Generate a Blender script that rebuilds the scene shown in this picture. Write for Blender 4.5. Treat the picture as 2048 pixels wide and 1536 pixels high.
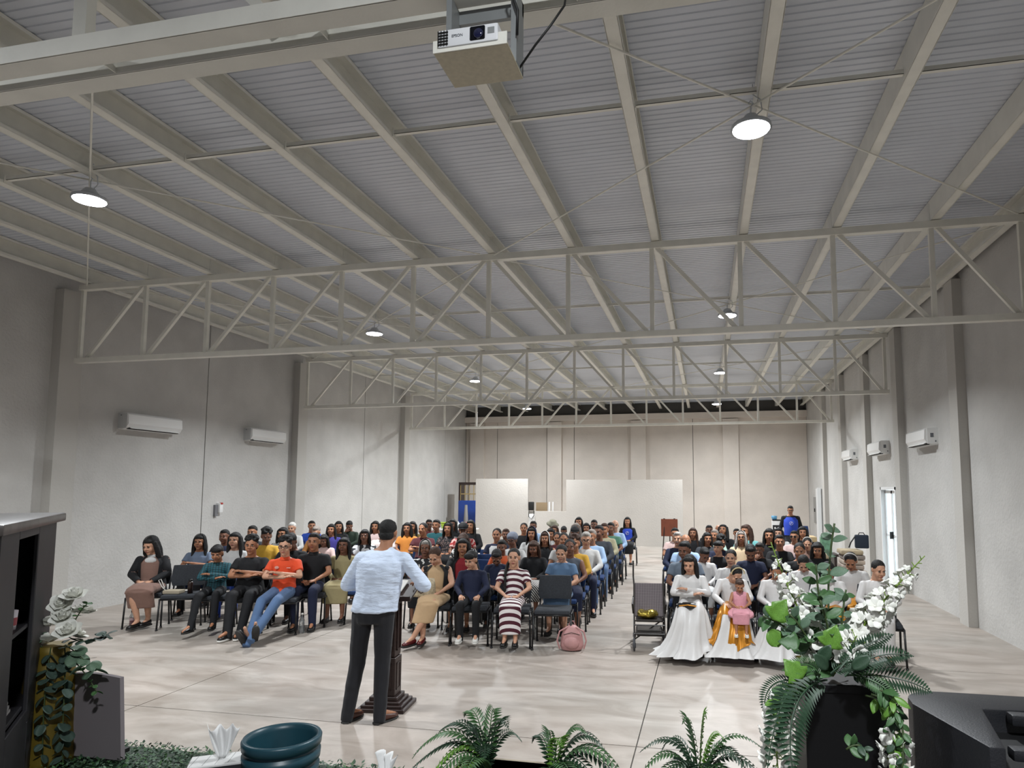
import bpy, bmesh, math, random
from mathutils import Vector, Matrix, Euler
R_ = random.Random(7)
PI = math.pi
sc = bpy.context.scene
for o in list(bpy.data.objects): bpy.data.objects.remove(o)
COL = sc.collection
# ------------------------------------------------------------ camera
cam = bpy.data.cameras.new('camera'); cam_o = bpy.data.objects.new('camera', cam); COL.objects.link(cam_o)
cam.sensor_width = 36; cam.sensor_fit = 'HORIZONTAL'; cam.lens = 1320/2048*36
cam.shift_x = -106/2048; cam.shift_y = 92/2048; cam.clip_start = .05; cam.clip_end = 200
cr = Vector((0.97832,0.20712,0.001467)); cu = Vector((0.016977,-0.087244,0.996042)); cf = Vector((-0.206424,0.974419,0.088868))
m = Matrix((cr, cu, -cf)).transposed().to_4x4(); m.translation = (0,0,2.0)
cam_o.matrix_world = m; sc.camera = cam_o
# ------------------------------------------------------------ world, exposure
w = bpy.data.worlds.new('world'); sc.world = w; w.use_nodes = True
bg = w.node_tree.nodes['Background']; bg.inputs[0].default_value = (.80,.90,1,1); bg.inputs[1].default_value = 6.0
sc.view_settings.view_transform = 'Standard'; sc.view_settings.look = 'None'
sc.view_settings.exposure = 0.0; sc.view_settings.gamma = 1; sc.view_settings.use_curve_mapping = False
LAMP_W = (250.0, 150.0, 225.0, 270.0, 290.0)        # power of the high bay lamps, stage to back
# ------------------------------------------------------------ helpers
def srgb(h):
    c = [int(h[i:i+2],16)/255 for i in (0,2,4)]
    return tuple((x/12.92 if x<=.04045 else ((x+.055)/1.055)**2.4) for x in c)+(1,)
MATS = {}
def mat(name, col='888888', rough=.6, metal=0, emit=0, alpha=1, noise=0, nscale=8, bump=0, bscale=40, spec=.5, sheen=0, trans=0, col2=None, stretch=None, coat=0):
    if name in MATS: return MATS[name]
    m = bpy.data.materials.new(name); m.use_nodes = True; nt = m.node_tree; N = nt.nodes; L = nt.links
    b = N['Principled BSDF']; c = srgb(col)
    b.inputs['Base Color'].default_value = c; b.inputs['Roughness'].default_value = rough; b.inputs['Metallic'].default_value = metal
    b.inputs['Specular IOR Level'].default_value = spec; b.inputs['Alpha'].default_value = alpha
    b.inputs['Transmission Weight'].default_value = trans
    b.inputs['Sheen Weight'].default_value = sheen; b.inputs['Coat Weight'].default_value = coat
    if emit: b.inputs['Emission Color'].default_value = c; b.inputs['Emission Strength'].default_value = emit
    if noise or bump or col2:
        tc = N.new('ShaderNodeTexCoord'); src = tc.outputs['Object']
        if stretch:
            mp = N.new('ShaderNodeMapping'); mp.inputs['Scale'].default_value = stretch; L.new(src, mp.inputs[0]); src = mp.outputs[0]
    if noise or col2:
        n = N.new('ShaderNodeTexNoise'); n.inputs['Scale'].default_value = nscale; n.inputs['Detail'].default_value = 6; L.new(src, n.inputs['Vector'])
        mx = N.new('ShaderNodeMix'); mx.data_type = 'RGBA'
        if col2: a, bb = c, srgb(col2)
        else: a, bb = tuple(x*(1-noise) for x in c[:3])+(1,), tuple(min(1,x*(1+noise)) for x in c[:3])+(1,)
        rp = N.new('ShaderNodeMapRange'); rp.inputs[1].default_value = .35; rp.inputs[2].default_value = .65
        L.new(n.outputs['Fac'], rp.inputs[0]); L.new(rp.outputs[0], mx.inputs[0]); mx.inputs[6].default_value = a; mx.inputs[7].default_value = bb
        L.new(mx.outputs[2], b.inputs['Base Color'])
    if bump:
        n2 = N.new('ShaderNodeTexNoise'); n2.inputs['Scale'].default_value = bscale; n2.inputs['Detail'].default_value = 5; L.new(src, n2.inputs['Vector'])
        bp = N.new('ShaderNodeBump'); bp.inputs['Strength'].default_value = bump; bp.inputs['Distance'].default_value = .02
        L.new(n2.outputs['Fac'], bp.inputs['Height']); L.new(bp.outputs[0], b.inputs['Normal'])
    MATS[name] = m; return m
def pattern(name, c1, c2, kind, period=.1, rough=.75):
    """stripes follow y+z in object space; plaid, floral and zigzag are flat prints on the cloth"""
    if name in MATS: return MATS[name]
    m = bpy.data.materials.new(name); m.use_nodes = True; nt = m.node_tree; N = nt.nodes; L = nt.links; b = N['Principled BSDF']; b.inputs['Roughness'].default_value = rough
    tc = N.new('ShaderNodeTexCoord'); sp = N.new('ShaderNodeSeparateXYZ'); L.new(tc.outputs['Object'], sp.inputs[0])
    def M(op, a, bb=None):
        n = N.new('ShaderNodeMath'); n.operation = op
        for i, v in enumerate((a, bb)):
            if v is None: continue
            if isinstance(v,(int,float)): n.inputs[i].default_value = v
            else: L.new(v, n.inputs[i])
        return n.outputs[0]
    X, Y, Z = sp.outputs
    if kind == 'stripe': f = M('GREATER_THAN', M('FRACT', M('DIVIDE', M('ADD', Y, Z), period)), .5)
    elif kind == 'zigzag': f = M('GREATER_THAN', M('FRACT', M('DIVIDE', M('ADD', M('ADD', Y, Z), M('ABSOLUTE', X)), period)), .5)
    elif kind == 'plaid': f = M('MAXIMUM', M('GREATER_THAN', M('FRACT', M('DIVIDE', X, period)), .8), M('GREATER_THAN', M('FRACT', M('DIVIDE', M('ADD',Y,Z), period)), .8))
    else:
        n = N.new('ShaderNodeTexNoise'); n.inputs['Scale'].default_value = 1/period; n.inputs['Detail'].default_value = 1; L.new(tc.outputs['Object'], n.inputs['Vector']); f = M('GREATER_THAN', n.outputs['Fac'], .54)
    mx = N.new('ShaderNodeMix'); mx.data_type = 'RGBA'; L.new(f, mx.inputs[0]); mx.inputs[6].default_value = srgb(c1); mx.inputs[7].default_value = srgb(c2); L.new(mx.outputs[2], b.inputs['Base Color'])
    MATS[name] = m; return m

class MB:
    def __init__(s): s.v=[]; s.f=[]; s.m=[]; s.cur=0
    def add(s, vs, fs):
        k = len(s.v); s.v += [tuple(v) for v in vs]; s.f += [tuple(i+k for i in f) for f in fs]; s.m += [s.cur]*len(fs); return s
    def box(s, x0,x1,y0,y1,z0,z1, M=None):
        vs = [Vector((x,y,z)) for z in (z0,z1) for y in (y0,y1) for x in (x0,x1)]
        if M: vs = [M@v for v in vs]
        return s.add(vs, [(0,2,3,1),(4,5,7,6),(0,1,5,4),(2,6,7,3),(0,4,6,2),(1,3,7,5)])
    def beam(s, a, b, w, h, up=(0,0,1)):
        a=Vector(a); b=Vector(b); d=(b-a); L=d.length; d.normalize(); u=Vector(up); sd=d.cross(u)
        if sd.length<1e-4: sd=d.cross(Vector((0,1,0)))
        sd.normalize(); u=sd.cross(d)
        vs=[p+sd*i*w/2+u*j*h/2 for p in (a,b) for j in (-1,1) for i in (-1,1)]
        return s.add(vs,[(0,1,3,2),(4,6,7,5),(0,4,5,1),(2,3,7,6),(0,2,6,4),(1,5,7,3)])
    def rings(s, rs, n=12, cap=True, closed=False):
        """rs: list of (centre, u*rx, v*ry)"""
        vs=[]; fs=[]
        for c,u,v in rs:
            c=Vector(c);u=Vector(u);v=Vector(v)
            for i in range(n):
                a=2*PI*i/n; vs.append(c+u*math.cos(a)+v*math.sin(a))
        for k in range(len(rs)-1):
            for i in range(n):
                j=(i+1)%n; fs.append((k*n+i,k*n+j,(k+1)*n+j,(k+1)*n+i))
        if cap: fs.append(tuple(range(n-1,-1,-1))); fs.append(tuple(range((len(rs)-1)*n,len(rs)*n)))
        return s.add(vs,fs)
    def cone(s, a, b, r0, r1, n=10, cap=True):
        a=Vector(a);b=Vector(b);d=(b-a)
        if d.length<1e-6: return s
        d.normalize(); u=d.cross(Vector((0,0,1)))
        if u.length<1e-3: u=d.cross(Vector((0,1,0)))
        u.normalize(); v=d.cross(u)
        return s.rings([(a,u*r0,v*r0),(b,u*r1,v*r1)],n,cap)
    def ell(s, c, r, n=10, M=None):
        c=Vector(c); vs=[]; fs=[]; k=max(4,n//2+1)
        for j in range(1,k):
            t=PI*j/k
            for i in range(n):
                a=2*PI*i/n; p=Vector((r[0]*math.sin(t)*math.cos(a), r[1]*math.sin(t)*math.sin(a), r[2]*math.cos(t)))
                vs.append(c+(M@p if M else p))
        top=len(vs); p=Vector((0,0,r[2])); vs.append(c+(M@p if M else p)); p=Vector((0,0,-r[2])); vs.append(c+(M@p if M else p))
        for i in range(n):
            j=(i+1)%n; fs.append((top,i,j))
            for q in range(k-2): fs.append((q*n+i,(q+1)*n+i,(q+1)*n+j,q*n+j))
            fs.append((top+1,(k-2)*n+j,(k-2)*n+i))
        return s.add(vs,fs)
    def cap(s, a, b, r0, r1, n=10):
        s.cone(a,b,r0,r1,n); s.ell(a,(r0,)*3,n); s.ell(b,(r1,)*3,n); return s
    def chain(s, pts, rad, n=10):
        for i in range(len(pts)-1): s.cap(pts[i],pts[i+1],rad[i],rad[i+1],n)
        return s
    def tube(s, pts, r, n=8, closed=False):
        pts=[Vector(p) for p in pts]; rs=[]; pu=None
        for i,p in enumerate(pts):
            d=(pts[min(i+1,len(pts)-1)]-pts[max(i-1,0)]).normalized()
            u=d.cross(Vector((0,0,1))) if pu is None else pu-d*pu.dot(d)
            if u.length<1e-3: u=d.cross(Vector((0,1,0)))
            u.normalize(); pu=u; v=d.cross(u); rr=r[i] if isinstance(r,(list,tuple)) else r
            rs.append((p,u*rr,v*rr))
        return s.rings(rs,n)
    def mesh(s, name='m', smooth=False, nm=1):
        me=bpy.data.meshes.new(name); me.from_pydata(s.v,[],s.f)
        for _ in range(max(nm,max(s.m,default=0)+1)): me.materials.append(None)
        me.polygons.foreach_set('material_index',s.m)
        if smooth: me.polygons.foreach_set('use_smooth',[True]*len(s.f))
        me.update(); return me
def remesh(mb, vox, it=3, name='m', fac=.5):
    me=mb.mesh(name); o=bpy.data.objects.new('tmp',me); COL.objects.link(o)
    r=o.modifiers.new('r','REMESH'); r.mode='VOXEL'; r.voxel_size=vox
    if it: q=o.modifiers.new('s','SMOOTH'); q.iterations=it; q.factor=fac
    dg=bpy.context.evaluated_depsgraph_get(); out=bpy.data.meshes.new_from_object(o.evaluated_get(dg))
    bpy.data.objects.remove(o); bpy.data.meshes.remove(me); out.name=name
    out.materials.clear(); out.materials.append(None)
    out.polygons.foreach_set('use_smooth',[True]*len(out.polygons)); return out
def obj(name, me, mats, parent=None, M=None, **props):
    if isinstance(me, MB): me = me.mesh(name)
    o=bpy.data.objects.new(name,me); COL.objects.link(o)
    if not isinstance(mats,(list,tuple)): mats=[mats]
    while len(me.materials)<len(mats): me.materials.append(None)
    for i,s in enumerate(o.material_slots):
        s.link='OBJECT'; s.material=mats[min(i,len(mats)-1)]
    if parent: o.parent=parent
    if M is not None: o.matrix_local=M
    for k,v in props.items(): o[k]=v
    return o
def thing(name,label,cat,loc=(0,0,0),rz=0,group=None,scale=1):
    o=bpy.data.objects.new(name,None); COL.objects.link(o); o.location=loc; o.rotation_euler=(0,0,rz); o.scale=(scale,)*3
    o.empty_display_size=.1; o['label']=label; o['category']=cat
    if group: o['group']=group
    return o
def struct(name,mb,m_): return obj(name,mb,m_,kind='structure')
def T(x,y,z): return Matrix.Translation((x,y,z))
def bev(me_or_mb, w=.01, seg=2, name='m'):
    me = me_or_mb.mesh(name) if isinstance(me_or_mb,MB) else me_or_mb
    b=bmesh.new(); b.from_mesh(me); bmesh.ops.bevel(b,geom=b.edges[:],offset=w,segments=seg,profile=.6,affect='EDGES'); b.to_mesh(me); b.free()
    me.polygons.foreach_set('use_smooth',[True]*len(me.polygons)); 
    try: me.set_sharp_from_angle(angle=.6)
    except Exception: pass
    return me
# ------------------------------------------------------------ room
XL, XR, YB, YF, ZR = -9.95, 3.85, 26.6, -4.6, 5.47
m_wall = mat('wall_plaster','c3c1bd',.85,noise=.06,nscale=1.5,bump=.5,bscale=22)
m_back = mat('back_plaster','d9d0c6',.85,noise=.05,nscale=1.2,bump=.3,bscale=24)
m_colm = mat('column_plaster','bdbab4',.85,bump=.25,bscale=30)
m_steel = mat('cream_steel_paint','e6e4da',.38,noise=.04,nscale=5,bump=.05,bscale=60)
m_roof = mat('roof_sheet','ced3dc',.3,metal=0,spec=.8,noise=.03,nscale=2)
m_joint = mat('joint_dark','4d4b48',.9)
def floor_mat():
    m=bpy.data.materials.new('polished_concrete'); m.use_nodes=True; N=m.node_tree.nodes; L=m.node_tree.links; b=N['Principled BSDF']
    tc=N.new('ShaderNodeTexCoord'); mp=N.new('ShaderNodeMapping'); mp.inputs['Scale'].default_value=(.5,1.3,1); mp.inputs['Rotation'].default_value=(0,0,.5); L.new(tc.outputs['Object'],mp.inputs[0])
    n=N.new('ShaderNodeTexNoise'); n.inputs['Scale'].default_value=2.2; n.inputs['Detail'].default_value=9; n.inputs['Roughness'].default_value=.62; n.inputs['Distortion'].default_value=1.2; L.new(mp.outputs[0],n.inputs['Vector'])
    n2=N.new('ShaderNodeTexNoise'); n2.inputs['Scale'].default_value=.5; n2.inputs['Detail'].default_value=3; L.new(tc.outputs['Object'],n2.inputs['Vector'])
    r=N.new('ShaderNodeValToRGB'); r.color_ramp.elements[0].position=.3; r.color_ramp.elements[1].position=.7
    r.color_ramp.elements[0].color=srgb('948a81'); r.color_ramp.elements[1].color=srgb('b9b1aa'); L.new(n.outputs['Fac'],r.inputs[0])
    r2=N.new('ShaderNodeValToRGB'); r2.color_ramp.elements[0].position=.35; r2.color_ramp.elements[1].position=.65
    r2.color_ramp.elements[0].color=(.86,.88,.87,1); r2.color_ramp.elements[1].color=(1,.96,.93,1); L.new(n2.outputs['Fac'],r2.inputs[0])
    mx=N.new('ShaderNodeMix'); mx.data_type='RGBA'; mx.blend_type='MULTIPLY'; mx.inputs[0].default_value=1; L.new(r.outputs[0],mx.inputs[6]); L.new(r2.outputs[0],mx.inputs[7]); L.new(mx.outputs[2],b.inputs['Base Color'])
    mr=N.new('ShaderNodeMapRange'); mr.inputs[3].default_value=.32; mr.inputs[4].default_value=.55; L.new(n.outputs['Fac'],mr.inputs[0]); L.new(mr.outputs[0],b.inputs['Roughness'])
    bp=N.new('ShaderNodeBump'); bp.inputs['Strength'].default_value=.06; L.new(n.outputs['Fac'],bp.inputs['Height']); L.new(bp.outputs[0],b.inputs['Normal'])
    return m
m_floor=floor_mat()
# floor: slabs parted by real saw cuts
fx=[XL-.3,-5.16,-.56,XR+.3]; fy=[YF-.2,-.5,5.34,8.22,11.6,17.6,23.4,YB+.2]
mb=MB(); mb.box(XL-.3,XR+.3,YF-.2,YB+.2,-.3,-.02); fl=struct('floor',mb,m_joint)
for i in range(3):
    for j in range(7):
        g=.005; s=MB().box(fx[i]+g,fx[i+1]-g,fy[j]+g,fy[j+1]-g,-.03,0); obj('slab',s,m_floor,fl)
# walls
dy0,dy1,dz=14.75,15.95,2.05      # doorway in the right wall
def wall_panels(name,X0,X1,cuts,m_,holes=None,ztop=5.44):
    root=MB(); gap=.012
    root.box(X0,X1,0,0,0,0) if 0 else None
    return root
wl=struct('wall_left',MB().box(XL-.25,XL-.03,YF-.2,YB+.2,0,5.46),m_joint)
cuts=[YF-.2,-.6,5.4,11.6,18.0,24.3,YB]
for a,b in zip(cuts[:-1],cuts[1:]): obj('panel',MB().box(XL-.06,XL,a+.011,b-.011,0,5.45),m_wall,wl)
for y in (-3.6,2.42,8.46,14.66,20.55): obj('column',MB().box(XL-.02,XL+.17,y-.19,y+.19,0,5.12),m_colm,wl)
w=MB(); 
w.box(XR+.03,XR+.25,YF-.2,dy0,0,5.46).box(XR+.03,XR+.25,dy1,YB+.2,0,5.46).box(XR+.03,XR+.25,dy0,dy1,dz,5.46)
w.box(XR,XR+.04,YF-.2,dy0,0,5.45).box(XR,XR+.04,dy1,YB+.2,0,5.45).box(XR,XR+.04,dy0,dy1,dz,5.45)
wr=struct('wall_right',w,m_wall)
for y in (-3.5,1.9,4.9,8.1,11.0,14.15,16.85,19.7,22.6): obj('column',MB().box(XR-.13,XR+.02,y-.17,y+.17,0,5.2),m_colm,wr)
wb=struct('wall_back',MB().box(XL-.2,XR+.2,YB+.03,YB+.25,0,5.46),m_joint)
cx=[XL,-8.55,-6.4,-5.25,-2.85,-.45,1.3,XR]
for a,b in zip(cx[:-1],cx[1:]): obj('panel',MB().box(a+.01,b-.01,YB-.0,YB+.05,0,5.0),m_back,wb)
for x in (-9.4,-6.05,-2.6,1.0): obj('column',MB().box(x-.3,x+.3,YB-.16,YB+.02,0,4.75),m_back,wb)
obj('tie_beam',MB().box(XL,XR,YB-.18,YB+.02,4.78,5.02),m_back,wb)
struct('wall_front',MB().box(XL-.2,XR+.2,YF-.25,YF,0,5.46),mat('stage_backdrop','5a5560',.9,noise=.1))
# doorway: aluminium frame with glass leaves
md=mat('white_aluminium','e6e8e8',.35); mg=mat('clear_glass','eef6f6',.02,trans=1,spec=.5)
dr=bpy.data.objects.new('door_1',None); COL.objects.link(dr); dr['kind']='structure'
f=MB(); f.box(XR-.03,XR+.2,dy0-.0,dy0+.06,0,dz).box(XR-.03,XR+.2,dy1-.06,dy1,0,dz).box(XR-.03,XR+.2,dy0,dy1,dz-.06,dz); obj('door_frame',f,md,dr)
for k,y in enumerate((dy0+.06,dy0+.60)):
    f=MB(); f.box(XR+.05,XR+.09,y,y+.05,.02,dz-.07).box(XR+.05,XR+.09,y+.49,y+.53,.02,dz-.07).box(XR+.05,XR+.09,y,y+.53,.02,.1).box(XR+.05,XR+.09,y,y+.53,dz-.14,dz-.07).box(XR+.05,XR+.09,y,y+.53,.98,1.03)
    obj('door_stile',f,md,dr); obj('pane',MB().box(XR+.066,XR+.072,y+.05,y+.49,.1,dz-.14),mg,dr)
obj('door_handle',MB().box(XR-.02,XR+.05,dy0+.56,dy0+.585,.95,1.1),mat('dark_metal','222222',.4,metal=.6),dr)
d2=bpy.data.objects.new('door_2',None); COL.objects.link(d2); d2['kind']='structure'
obj('door_leaf',MB().box(XR-.045,XR,23.7,24.7,0,2.02),md,d2); obj('door_edge',MB().box(XR-.16,XR-.045,23.62,23.7,0,2.05),md,d2)
# bright ground outside the doorway
struct('trim_1',MB().box(XR+.25,XR+14,8,24,-.3,-.05),mat('sunlit_ground','cfcac0',.9,noise=.1))
# partition: notched low wall in front of the back wall
pt=MB(); y=23.45
pt.box(-8.36,-6.35,y,y+.15,0,2.37).box(-6.35,-4.92,y,y+.15,0,1.19).box(-4.92,-.78,y,y+.15,0,2.33)
o=obj('partition_wall',pt,mat('partition_paint','c3beb7',.8,noise=.04,nscale=1,bump=.2,bscale=20)); o['label']='low white partition wall with a stepped notch, in front of the back wall'; o['category']='wall'
# ceiling: profiled sheet, ribs run across the hall
prof=[]; y=YF-.2
while y<YB+.2: prof += [(y,0),(y+.045,0),(y+.053,.008),(y+.072,.008)]; y+=.08
vs=[];fs=[]
for (yy,zz) in prof: vs += [(XL-.2,yy,ZR+zz),(XR+.2,yy,ZR+zz)]
for i in range(len(prof)-1): fs.append((2*i,2*i+1,2*i+3,2*i+2))
k=len(vs); vs += [(XL-.2,YF-.2,ZR+.1),(XR+.2,YF-.2,ZR+.1),(XL-.2,YB+.2,ZR+.1),(XR+.2,YB+.2,ZR+.1)]; fs.append((k,k+2,k+3,k+1))
ce=struct('ceiling',MB().add(vs,fs),m_roof)
NX=[-9.526+1.1116*i for i in range(13)]
TY=[-3.6,2.42,8.43,14.5,20.45]
def purlin(x,y0,y1):
    p=MB(); z0,z1=5.215,5.465; o_=.10 if x<3 else -.10
    p.box(x-.003,x+.003,y0,y1,z0,z1).box(min(x,x+o_),max(x,x+o_),y0,y1,z0,z0+.005).box(min(x,x+o_),max(x,x+o_),y0,y1,z1-.005,z1)
    p.box(x+o_-.003,x+o_+.003,y0,y1,z0,z0+.03).box(x+o_-.003,x+o_+.003,y0,y1,z1-.03,z1)
    return p
ys=[YF]+TY[1:]+[YB-.02]
for x in NX[:-1]+[3.73]:
    for a,b in zip(ys[:-1],ys[1:]): obj('purlin',purlin(x,a+.004,b-.004),m_steel,ce)
for a,b in zip(ys[:-1],ys[1:]):
    ym=(a+b)/2-.05
    for x0,x1 in zip(NX[:-1],NX[1:]):
        q=MB().box(x0+.11,x1-.01,ym-.02,ym+.02,5.25,5.254).box(x0+.11,x1-.01,ym-.02,ym-.016,5.25,5.29).box(x0+.105,x0+.11,ym-.04,ym+.04,5.22,5.30); obj('bridging_angle',q,m_steel,ce)
# diagonal bracing rods just below the purlins
for a,b in zip(TY[1:-1],TY[2:]):
    for x0,x1 in ((NX[0],NX[6]),(NX[6],3.7)):
        obj('bracing_rod',MB().cone((x0+.1,a+.1,5.18),(x1-.1,b-.1,5.19),.009,.009,6),m_steel,ce); obj('bracing_rod',MB().cone((x0+.1,b-.1,5.16),(x1-.1,a+.1,5.165),.009,.009,6),m_steel,ce)
a,b=TY[1],TY[2]
# trusses
def truss(y,label,spread=.0,chord=.075,side=None):
    t=thing('roof_truss',label,'truss',(0,y,0),group='welded steel roof trusses spanning the hall')
    x0,x1=NX[0]-.11,3.72
    if spread:
        # chord of two angle sections with a gap between them
        for s in (-1,1):
            q=MB(); yo=s*spread; q.box(x0,x1,yo-.05,yo+.05,3.95,3.956).box(x0,x1,yo-.053,yo-.047,3.95,4.03); obj('bottom_chord',q,m_steel,t)
            q=MB(); q.box(x0,x1,yo-.035,yo+.035,5.20,5.206).box(x0,x1,yo+s*.035-.003,yo+s*.035+.003,5.12,5.206); obj('top_chord',q,m_steel,t)
        for x in NX[:-1]+[3.3]: obj('spacer_plate',MB().box(x+.16,x+.165,-spread,spread,3.955,4.02),m_steel,t)
    else:
        obj('bottom_chord',MB().box(x0,x1,-.05,.05,3.955,4.03),m_steel,t)
        obj('top_chord',MB().box(x0,x1,-.05,.05,5.12,5.205),m_steel,t)
    zb,zt=4.02,5.13
    for i,x in enumerate([NX[0]-.06]+NX[1:-1]+[3.66]):
        obj('vertical',MB().beam((x,0,zb),(x,0,zt),.075 if spread else .055,.05,(0,1,0)),m_steel,t)
    for i in range(12):
        xa,xb=NX[i],min(NX[i+1],3.66)
        if i<6: p,q=(xa+.07,0,zb),(xb-.06,0,zt)
        else: p,q=(xa+.07,0,zt),(xb-.06,0,zb)
        obj('diagonal',MB().beam(p,q,.048,.045,(0,1,0)),m_steel,t)
    return t
TL=['','cream steel truss overhead nearest the camera, carrying the projector','first full truss across the hall, cream tubes just beyond the nearest lamps','second full truss across the hall, between nearer and farther ones','farthest and smallest truss, in front of the back wall']
for k in (1,2,3,4): truss(TY[k],TL[k],.085 if k==1 else 0)
# lamps
m_led=mat('led_lens','f4f8ff',.5,emit=25); m_lh=mat('lamp_housing','c4c8cc',.35,metal=.3); m_dark=mat('black_plastic','131313',.5)
lh=MB(); lh.cone((0,0,.05),(0,0,.03),.10,.15,20).cone((0,0,.03),(0,0,0),.16,.165,24).cone((0,0,.12),(0,0,.05),.05,.10,16); lh=lh.mesh('h',True)
ll=MB(); ll.rings([((0,0,-.006),(.145,0,0),(0,.145,0)),((0,0,.0),(.15,0,0),(0,.15,0))],24); ll=ll.mesh('l')
hk=MB(); hk.tube([(0,0,.12),(0,0,.2),(.02,0,.225),(0,0,.25),(-.02,0,.225)],.006,6).tube([(.03,0,.11),(.09,0,.16),(.08,.0,.25),(.02,0,.30),(.02,0,.39)],.005,6); hk=hk.mesh('k')
names=['nearest','second','third','farthest']
LY=[5.4,11.4,17.1,22.5]
for s,(x,nm) in enumerate(((-6.15,'left'),(.42,'right'))):
    for k,y in enumerate([-.8]+LY):
        lab=f"{names[k-1]} round LED high bay lamp of the {nm} row, lit white" if k else f"round LED high bay lamp of the {nm} row above the stage, lit"
        t=thing('high_bay_lamp',lab,'lamp',(x,y,4.95 if y<20 else 4.83),group='round LED high bay lamps')
        obj('housing',lh,m_lh,t); obj('lens',ll,m_led,t); obj('hook',hk,m_lh,t)
        li=bpy.data.lights.new('lamp_light','AREA'); li.shape='DISK'; li.size=.29; li.energy=LAMP_W[k]*(1.25 if k==0 and x<0 else 1); li.color=(.93,.97,1.0); li.spread=PI*(.95,.76,.76,.84,.92)[k]
        lo=bpy.data.objects.new('lamp_light',li); COL.objects.link(lo); lo.parent=t; lo.location=(0,0,-.02)
# sun-washed daylight from the doorway is the world itself; air conditioners
m_ac=mat('ac_white','e9e9e7',.25); m_acg=mat('ac_grey_side','b9bab9',.5)
def ac(x,y0,y1,side,z,label,left=True):
    t=thing('air_conditioner',label,'air conditioner',(x,(y0+y1)/2,z),0 if left else PI,'wall mounted split air conditioners'); h=.29; L=(y1-y0)
    me=MB(); pr=[(0,0),(0,.29),(.16,.29),(.205,.26),(.215,.10),(.17,.035),(.08,0)]
    n=len(pr); vs=[(a,s_*L/2,b) for s_ in (-1,1) for a,b in pr]; fs=[tuple(range(n-1,-1,-1)),tuple(range(n,2*n))]+[(i,(i+1)%n,(i+1)%n+n,i+n) for i in range(n)]
    obj('casing',me.add(vs,fs),m_ac,t)
    sc_=obj('side_cap',MB().box(.0,.17,-L/2-.012,-L/2,.02,.28) if left else MB().box(.0,.17,L/2,L/2+.012,.02,.28),m_acg if left else m_ac,t)
    obj('louvre',MB().beam((.15,-L/2+.06,.012),(.15,L/2-.06,.012),.07,.012),m_dark,t)
    obj('flap',MB().beam((.19,-L/2+.06,.03),(.19,L/2-.06,.03),.05,.006,(.5,0,1)),m_ac,t)
    if left: obj('label_plate',MB().box(.05,.08,-L/2-.015,-L/2-.012,.24,.25),m_dark,t)
    else:
        obj('sticker',MB().box(.07,.12,L/2+.012,L/2+.015,.13,.2),mat('sticker_grey','6d7075',.6),sc_); obj('sticker',MB().box(.03,.05,L/2+.012,L/2+.015,.05,.075),MATS['sticker_grey'],sc_)
    return t
ac(XL,9.55,10.75,1,3.02,'nearer of two split air conditioners on the left wall')
ac(XL,12.75,13.95,1,3.05,'farther of two split air conditioners on the left wall')
ac(XR,12.15,13.2,1,2.75,'nearest of three split air conditioners on the right wall',False)
ac(XR,15.15,16.2,1,2.75,'middle of three split air conditioners on the right wall',False)
ac(XR,18.1,19.1,1,2.75,'farthest of three split air conditioners on the right wall',False)
t=thing('soap_dispenser','small white dispenser on grey box fixed to the left wall','dispenser',(XL,12.05,1.5))
obj('body',bev(MB().box(0,.09,-.05,.05,0,.2),.015),m_ac,t); obj('red_lever',MB().box(.06,.1,-.03,.03,.17,.205),mat('red_plastic','b03028',.4),t); obj('backbox',MB().box(0,.05,-.13,-.05,-.07,.16),mat('grey_box','77777a',.6),t)
t=thing('electrical_panel','narrow grey electrical panel beside the far right door','electrical panel',(XR,25.0,1.1)); obj('box',MB().box(-.05,0,-.22,.22,-.3,.62),mat('panel_grey','8e8d8a',.5),t); obj('latch',MB().box(-.07,-.05,-.1,.02,.1,.22),m_dark,t)
# ------------------------------------------------------------ figures
C_ = {'k':'0c0a09','b':'3d261a','g':'8a8078','w':'dad7d2','wg':'9a958f','l':'c4957a','m':'a67355','d':'7a513d'}
m_eye=mat('eye_white','c9c2ba',.4); m_iris=mat('iris_dark','1a0f0a',.3); m_lip={k:mat('lip_'+k,c,.5) for k,c in (('l','9c5a50'),('m','7d463c'),('d','55302a'))}
m_skin={k:mat('skin_'+k,C_[k],.55,noise=.05,nscale=20) for k in 'lmd'}
m_hair={k:mat('hair_'+k,C_[k],.72,bump=.5,bscale=60,noise=.2,nscale=30) for k in ('k','b','g','w','wg')}
CC=dict(black='0d0e12',navy='151d38',blue='2348a8',white='c6c6c4',whited='d0cfcc',grey='777',greydark='34383e',greyblue='6d7c92',greyblue2='6a7684',brown2='7d6055',yellow='b3923a',
 orange='d8481f',orange2='c4562a',brownor='8a5a24',pinkw='d5b9b4',purple='403a8a',green='29382b',beigeol='9c9069',pinkwhite='dcc3bf',pinkwhite2='d8c8c4',orangey='d98a3a',mustard='6b5528',
 maroon='4f1a22',maroon2='5a2428',teal='1f5a60',red='b52b2b',red2='8a1c26',beige='bfa17c',denim='54708f',jeans='4a6488',bluelt='9db8d8',whiteb='cfdbe0',yellow2='c99a2a',khaki='a59f83',
 green2='4f7d68',mintw='b9d4c6',cream='dcc3a0',tealw='6fb0b0',greydress='484e58',blueap='1f3fae',blk='15161b',gold='b47a24')
CC['yellow']='c2962f'; CC['pinkdress']='d3949f'; CC['speakershirt']='d3e0f4'; CC['speakertrousers']='14151b'
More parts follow.
